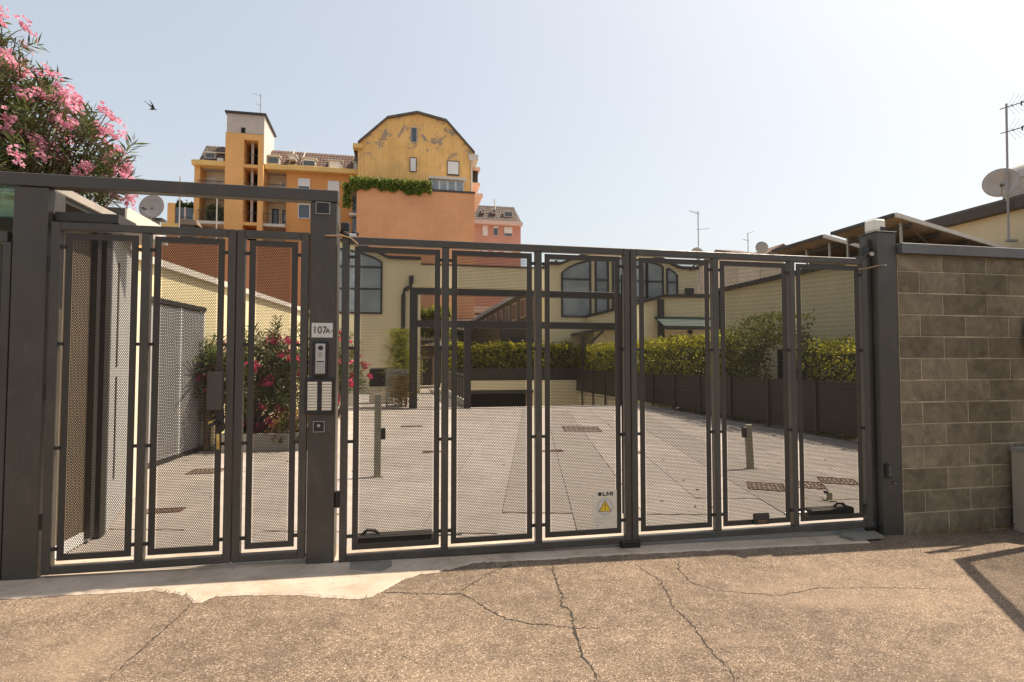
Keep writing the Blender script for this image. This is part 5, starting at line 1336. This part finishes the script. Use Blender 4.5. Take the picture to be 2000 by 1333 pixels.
B(a1 - .5, a1 + .55, VB + 2, VB + 9, b(930, 345)[1] - .3, b(930, 345)[1]).build('balcony_slab', 'pale_pink', gam); B(a1 - .5, a1 + .55, VB + 2, VB + 9, b(930, 318)[1], b(930, 313)[1]).build('balcony_slab', 'pale_pink', gam)
B(a1 - .5, a1 + .35, VB + 2.5, VB + 8, b(930, 345)[1], b(930, 318)[1]).build('balcony_recess', 'dark_metal', gam)
B(a1 - .5, a1 + .7, VB + 1, VB + 9, b(930, 378)[1], b(930, 372)[1]).build('balcony_slab', 'pale_pink', gam)
u, zt = b(921, 310); _, zb = b(921, 378); MB().tube([(u, VB - .12, zb), (u, VB - .12, zt), (u - .4, VB - .12, zt + .5)], .08, 6).build('downpipe', 'white_render', gam)
for (x0, y0, x1, y1, d, fr) in ((802, 250, 815, 279, 0, 'grey_render'), (800, 309, 814, 336, 1.0, 'brown_metal'), (873, 316, 897, 343, .93, 'brown_metal')):
    p = b(x0, y1); q = b(x1, y0); win(gam, p[0], q[0], p[1], q[1], VB, fr, drop=d)
# veranda strip
p = b(842, 370, 55.2); q = b(906, 349, 55.2); ver = B(p[0], q[0], 55.2, VB - .01, p[1] - .3, q[1] - .32).build('veranda', 'white_paint', gam)
B(p[0] - .25, q[0] + .2, 54.9, VB - .01, q[1] - .28, q[1] - .02).build('veranda_roof', 'white_render', ver)
for k in range(4):
    w = (q[0] - p[0]) / 4; B(p[0] + k * w + .1, p[0] + (k + 1) * w - .1, 55.16, 55.2, p[1] - .1, q[1] - .4).build('pane', 'pale_glass', ver)
f = lambda px, py: onv(px, py, VBF)
p = f(697, 363); q = f(927, 376); zt = p[1]
B(p[0], q[0], VBF, VB + 6, 0, zt - .12).build('block_wall', 'terracotta_render', gam); B(p[0] - .03, q[0] + .05, VBF - .06, VB, zt - .12, zt + .08).build('block_coping', 'brown_metal', gam)
m = MB()
for px in (742, 779, 817, 855, 891): u = f(px, 420)[0]; m.box(u - .025, u + .025, VBF - .012, VBF, 0, zt - .15)
for py in (404, 436): z = f(800, py)[1]; m.box(p[0] + .05, q[0] - .05, VBF - .010, VBF, z - .02, z + .02)
plain('terracotta_joint', (0.72, 0.37, 0.20), 0.85); m.build('wall_joints', 'terracotta_joint', gam)
m = MB()
p2 = f(690, 470)
for k in range(4): B(p[0] - .75, p[0] - .02, VBF + .6, VB, 11.2 + k * 2.2, 11.4 + k * 2.2).build('side_balcony', 'white_render', gam)
B(p[0] - .5, p[0] - .02, VBF + 1.2, VB, 9, 17.5).build('side_recess', 'window_glass', gam)
t = thing('roof_ivy', 'thick green ivy spilling over the edge of the terracotta block', 'plant', (1, 54, 19))
n = 5200; q0 = f(683, 355); q1 = f(843, 362); L = WL[t.name]
uu = q0[0] + (q1[0] - q0[0]) * RNG.random(n); hang = .75 + .45 * np.sin(uu * 1.7) * np.sin(uu * .9 + 1) + .25 * np.sin(uu * 5.1)
zz = zt + .85 - (RNG.random(n) ** .8) * (.85 + .55 * hang)
P = np.stack([uu, 53.65 + .7 * RNG.random(n), zz], 1)
ex = np.stack([q0[0] - .25 + .5 * RNG.normal(size=600) * .5, 54.2 + .8 * RNG.random(600), zt + .3 - 2.3 * RNG.random(600) ** 1.3], 1); P = np.concatenate([P, ex]) - np.array(L)
o = link_mesh('foliage', leaves(P, rdir(len(P), .5), .24, .17, 'foliage', 'ivy_bright'), t); o['kind'] = 'stuff'
B(q0[0], q1[0], 54.1, 54.5, zt + .08, zt + .5).build('planter_box', 'brown_metal', t)

# pink block beyond
VC = 75.0
cblk = thing('pink_house', 'pink apartment house with a grey tiled mansard roof beyond the gable house', 'building', (13, 80, 0))
c = lambda px, py: onv(px, py, VC)
B(c(925, 440)[0] - 3, c(1017, 440)[0], VC, VC + 9, 0, 20.75).build('wall', 'pink_render', cblk); B(c(927, 440)[0] - 3, c(1019, 440)[0], VC - .7, VC + .5, 20.40, 20.88).build('cornice', 'pale_pink', cblk)
x1, x0 = c(1018, 437)[0], 8.0
tile_roof('roof_tiles', cblk, x0, c(1010, 405)[0] + .1, VC - .3, 20.9, VC + 2.5, 23.75, 'roof_tile_grey')
m = MB(); m.add([(c(1010, 405)[0], VC + 2.5, 23.85), (c(1010, 405)[0], VC - .3, 20.9), (x1, VC - .3, 20.9), (x1, VC + 9, 20.9), (c(1010, 405)[0], VC + 7, 23.85)], [(0, 1, 2), (0, 2, 3, 4)]); m.box(x0, c(1010, 405)[0] - .1, VC + 2.4, VC + 7, 20.9, 23.75); m.build('roof_hip', 'roof_tile_grey', cblk)
for (x0_, y0_, x1_, y1_, d) in ((942, 441, 953, 461, 1), (963, 442, 973, 461, .2), (984, 444, 1001, 462, .7), (942, 484, 953, 500, 1), (963, 485, 973, 500, 1), (984, 486, 1001, 502, 1)):
    p = c(x0_, y1_); q = c(x1_, y0_); win(cblk, p[0], q[0], p[1], q[1], VC, 'pale_pink', drop=d)
for (x0_, y0_, x1_, y1_) in ((984, 414, 1002, 424), (941, 408, 947, 416), (961, 409, 969, 417)):
    p = onv(x0_, y1_, VC + .4); q = onv(x1_, y0_, VC + .4); d = B(p[0], q[0], VC + .4, VC + 2.2, p[1], q[1]).build('dormer', 'grey_render', cblk); B(p[0] + .12, q[0] - .12, VC + .36, VC + .4, p[1] + .12, q[1] - .1).build('pane', 'window_glass', d)
p = c(970, 398); MB().tube([(p[0], VC + 1, 21.6), (p[0] - .1, VC + 1.2, 24.4)], .09, 6).build('roof_pipe', 'white_render', cblk)
B(c(926, 445)[0], c(936, 440)[0], VC - 1, VC, 16.5, 17.0).build('balcony_slab', 'pale_pink', cblk); B(c(926, 445)[0], c(936, 440)[0], VC - 1, VC, 13.5, 14.0).build('balcony_slab', 'pale_pink', cblk)

# ---- small things over the gate line, left: dish, roof, vent, poles
t = thing('small_roof', 'low flat dark eaved roof seen over the left end of the pedestrian gate', 'building', (-7.5, 15, 0))
p = onv(222, 418, 14); q = onv(260, 416, 14); zz = p[1]
B(-12, q[0], 14, 15.0, 0, zz - .35).build('wall', 'orange_render', t); B(-12, q[0] + .1, 13.4, 15.3, zz - .35, zz).build('eave', 'brown_metal', t); B(q[0] + .1, q[0] + .14, 13.4, 15.3, zz - .38, zz + .02).build('eave_end', 'white_render', t)
p = onv(296, 404, 15); pb = onv(289, 440, 15)
dish('tan dish on a short pole over the pedestrian gate, left of the orange block', (p[0], 15, p[1]), (-.2, -.97, .15), .315, (pb[0], 15.1, pb[1] - 1.2))
t = thing('roof_vent', 'small dark vent cowl beside the left dish', 'vent', (-6.2, 16, 3))
p = onv(308, 432, 16); MB().tube([(p[0], 16, p[1] - .6), (p[0], 16, p[1])], .06, 8).build('vent_shaft', 'galvanised', t); B(p[0] - .16, p[0] + .16, 15.85, 16.15, p[1], p[1] + .05).build('cowl', 'dark_metal', t)
for (x, y0, y1, lab) in ((352, 345, 475, 'thin pale pole in front of the planted terrace'), (424, 375, 475, 'thin pale pole in front of the left balcony')):
    p = onv(x, y0, 53.2); o = MB().tube([(p[0], 53.2, 11.5), (p[0], 53.2, p[1])], .055, 6).build('aerial_pole', 'galvanised'); tag(o, lab, 'pole')
t = thing('tile_cap', 'brown chimney hood and pale flashing seen just over the pedestrian gate', 'chimney', (-20, 54, 12))
p = onv(350, 441, 54); q = onv(380, 432, 54); B(p[0], q[0], 54, 55, 11.5, p[1] + .1).build('chimney_shaft', 'brown_metal', t); MB().prism([(p[0] - .1, p[1] + .1), (q[0] + .3, p[1] + .1), (q[0] + .1, q[1] + .05), (p[0] + .2, q[1] + .15)], 'y', 53.9, 55.1).build('hood', 'cladding_brown', t)
# right of centre over the gate line
p = onv(1362, 490, 30); p0 = onv(1365, 415, 30)
t = dish('dark dish half hidden behind the driveway gate head, under the two armed aerial', (p[0], 30, p[1] - .15), (-.2, -1, .25), .38, (p[0] + .05, 30.2, p[1] - 2.5))
t = thing('antenna_mast', 'two armed aerial on a thin mast above the right leaf of the driveway gate', 'antenna', (p0[0], 30, 6))
MB().tube([(p0[0], 30.1, p[1] - 2), (p0[0], 30.1, p0[1] + .1)], .028, 6).build('mast', 'mid_grey', t)
m = MB(); yagi(m, (p0[0], 30.1, onv(1365, 417, 30)[1]), (-1, -.35, .12), .75, 6, .16); yagi(m, (p0[0], 30.1, onv(1365, 448, 30)[1]), (1, -.4, .06), .65, 6, .16); m.build('aerial', 'mid_grey', t)
t = thing('far_house', 'small house with a reddish tiled roof beyond the right gate leaf', 'building', (22, 40, 0))
p = onv(1436, 495, 38); q = onv(1530, 480, 38); zr_ = onv(1450, 482, 38)[1]; ze = onv(1450, 494, 38)[1]
B(p[0] + .3, q[0], 38, 44, 0, ze).build('wall', 'cream_wall', t)
MB().prism([(37.6, ze - .1), (41, zr_ + .35), (44.4, ze - .1)], 'x', p[0] + .2, onv(1480, 480, 38)[0]).build('roof', 'roof_tile', t)
pp = [onv(x, y, 37) for x, y in ((1490, 500), (1530, 476), (1570, 500))]; MB().prism(pp, 'y', 37, 45).build('roof', 'roof_tile', t)
p = onv(1488, 484, 33); t = dish('grey dish seen from behind beside the reddish roof', (p[0], 33, p[1]), (.75, .5, .4), .42, (p[0], 33.2, p[1] - 3), 'mid_grey')
t = thing('antenna_mast', 'small spindly aerial behind the reddish roof', 'antenna', (21, 40, 7)); p = onv(1461, 480, 40); q = onv(1461, 456, 40)
MB().tube([(p[0], 40, p[1] - 1), (p[0], 40, q[1])], .03, 5).build('mast', 'mid_grey', t); m = MB(); yagi(m, (p[0], 40, q[1]), (1, -.3, .3), .5, 3, .2); yagi(m, (p[0], 40, q[1] - .6), (-1, -.3, .1), .6, 3, .2); m.build('aerial', 'mid_grey', t)
# swift in flight
t = thing('bird', 'small dark swift gliding in the sky between oleander and stair tower', 'bird', (*onv(298, 210, 16)[:1], 16, onv(298, 210, 16)[1]))
d = Vector((.75, .25, -.55)).normalized(); s = Vector((.35, -.75, .18)).normalized()
MB().tube([-d * .16, -d * .10, -d * .02, d * .07, d * .12], [.004, .014, .024, .018, .003], 8).build('body', 'feather', t, local=True, smooth=True)
m = MB()
for sg in (-1, 1):
    P = [d * .05, d * .03 + s * sg * .10, -d * .10 + s * sg * .22, -d * .03 + s * sg * .09, -d * .03]
    up = d.cross(s).normalized() * .003
    m.add([p + up for p in P] + [p - up for p in P], [(0, 1, 2, 3, 4), (9, 8, 7, 6, 5)] + [(i, (i + 1) % 5, 5 + (i + 1) % 5, 5 + i) for i in range(5)])
m.build('wings', 'feather', t, local=True)
MB().add([-d * .14, -d * .24 + s * .03, -d * .20, -d * .24 - s * .03], [(0, 1, 2), (0, 2, 3)]).build('tail', 'feather', t, local=True)
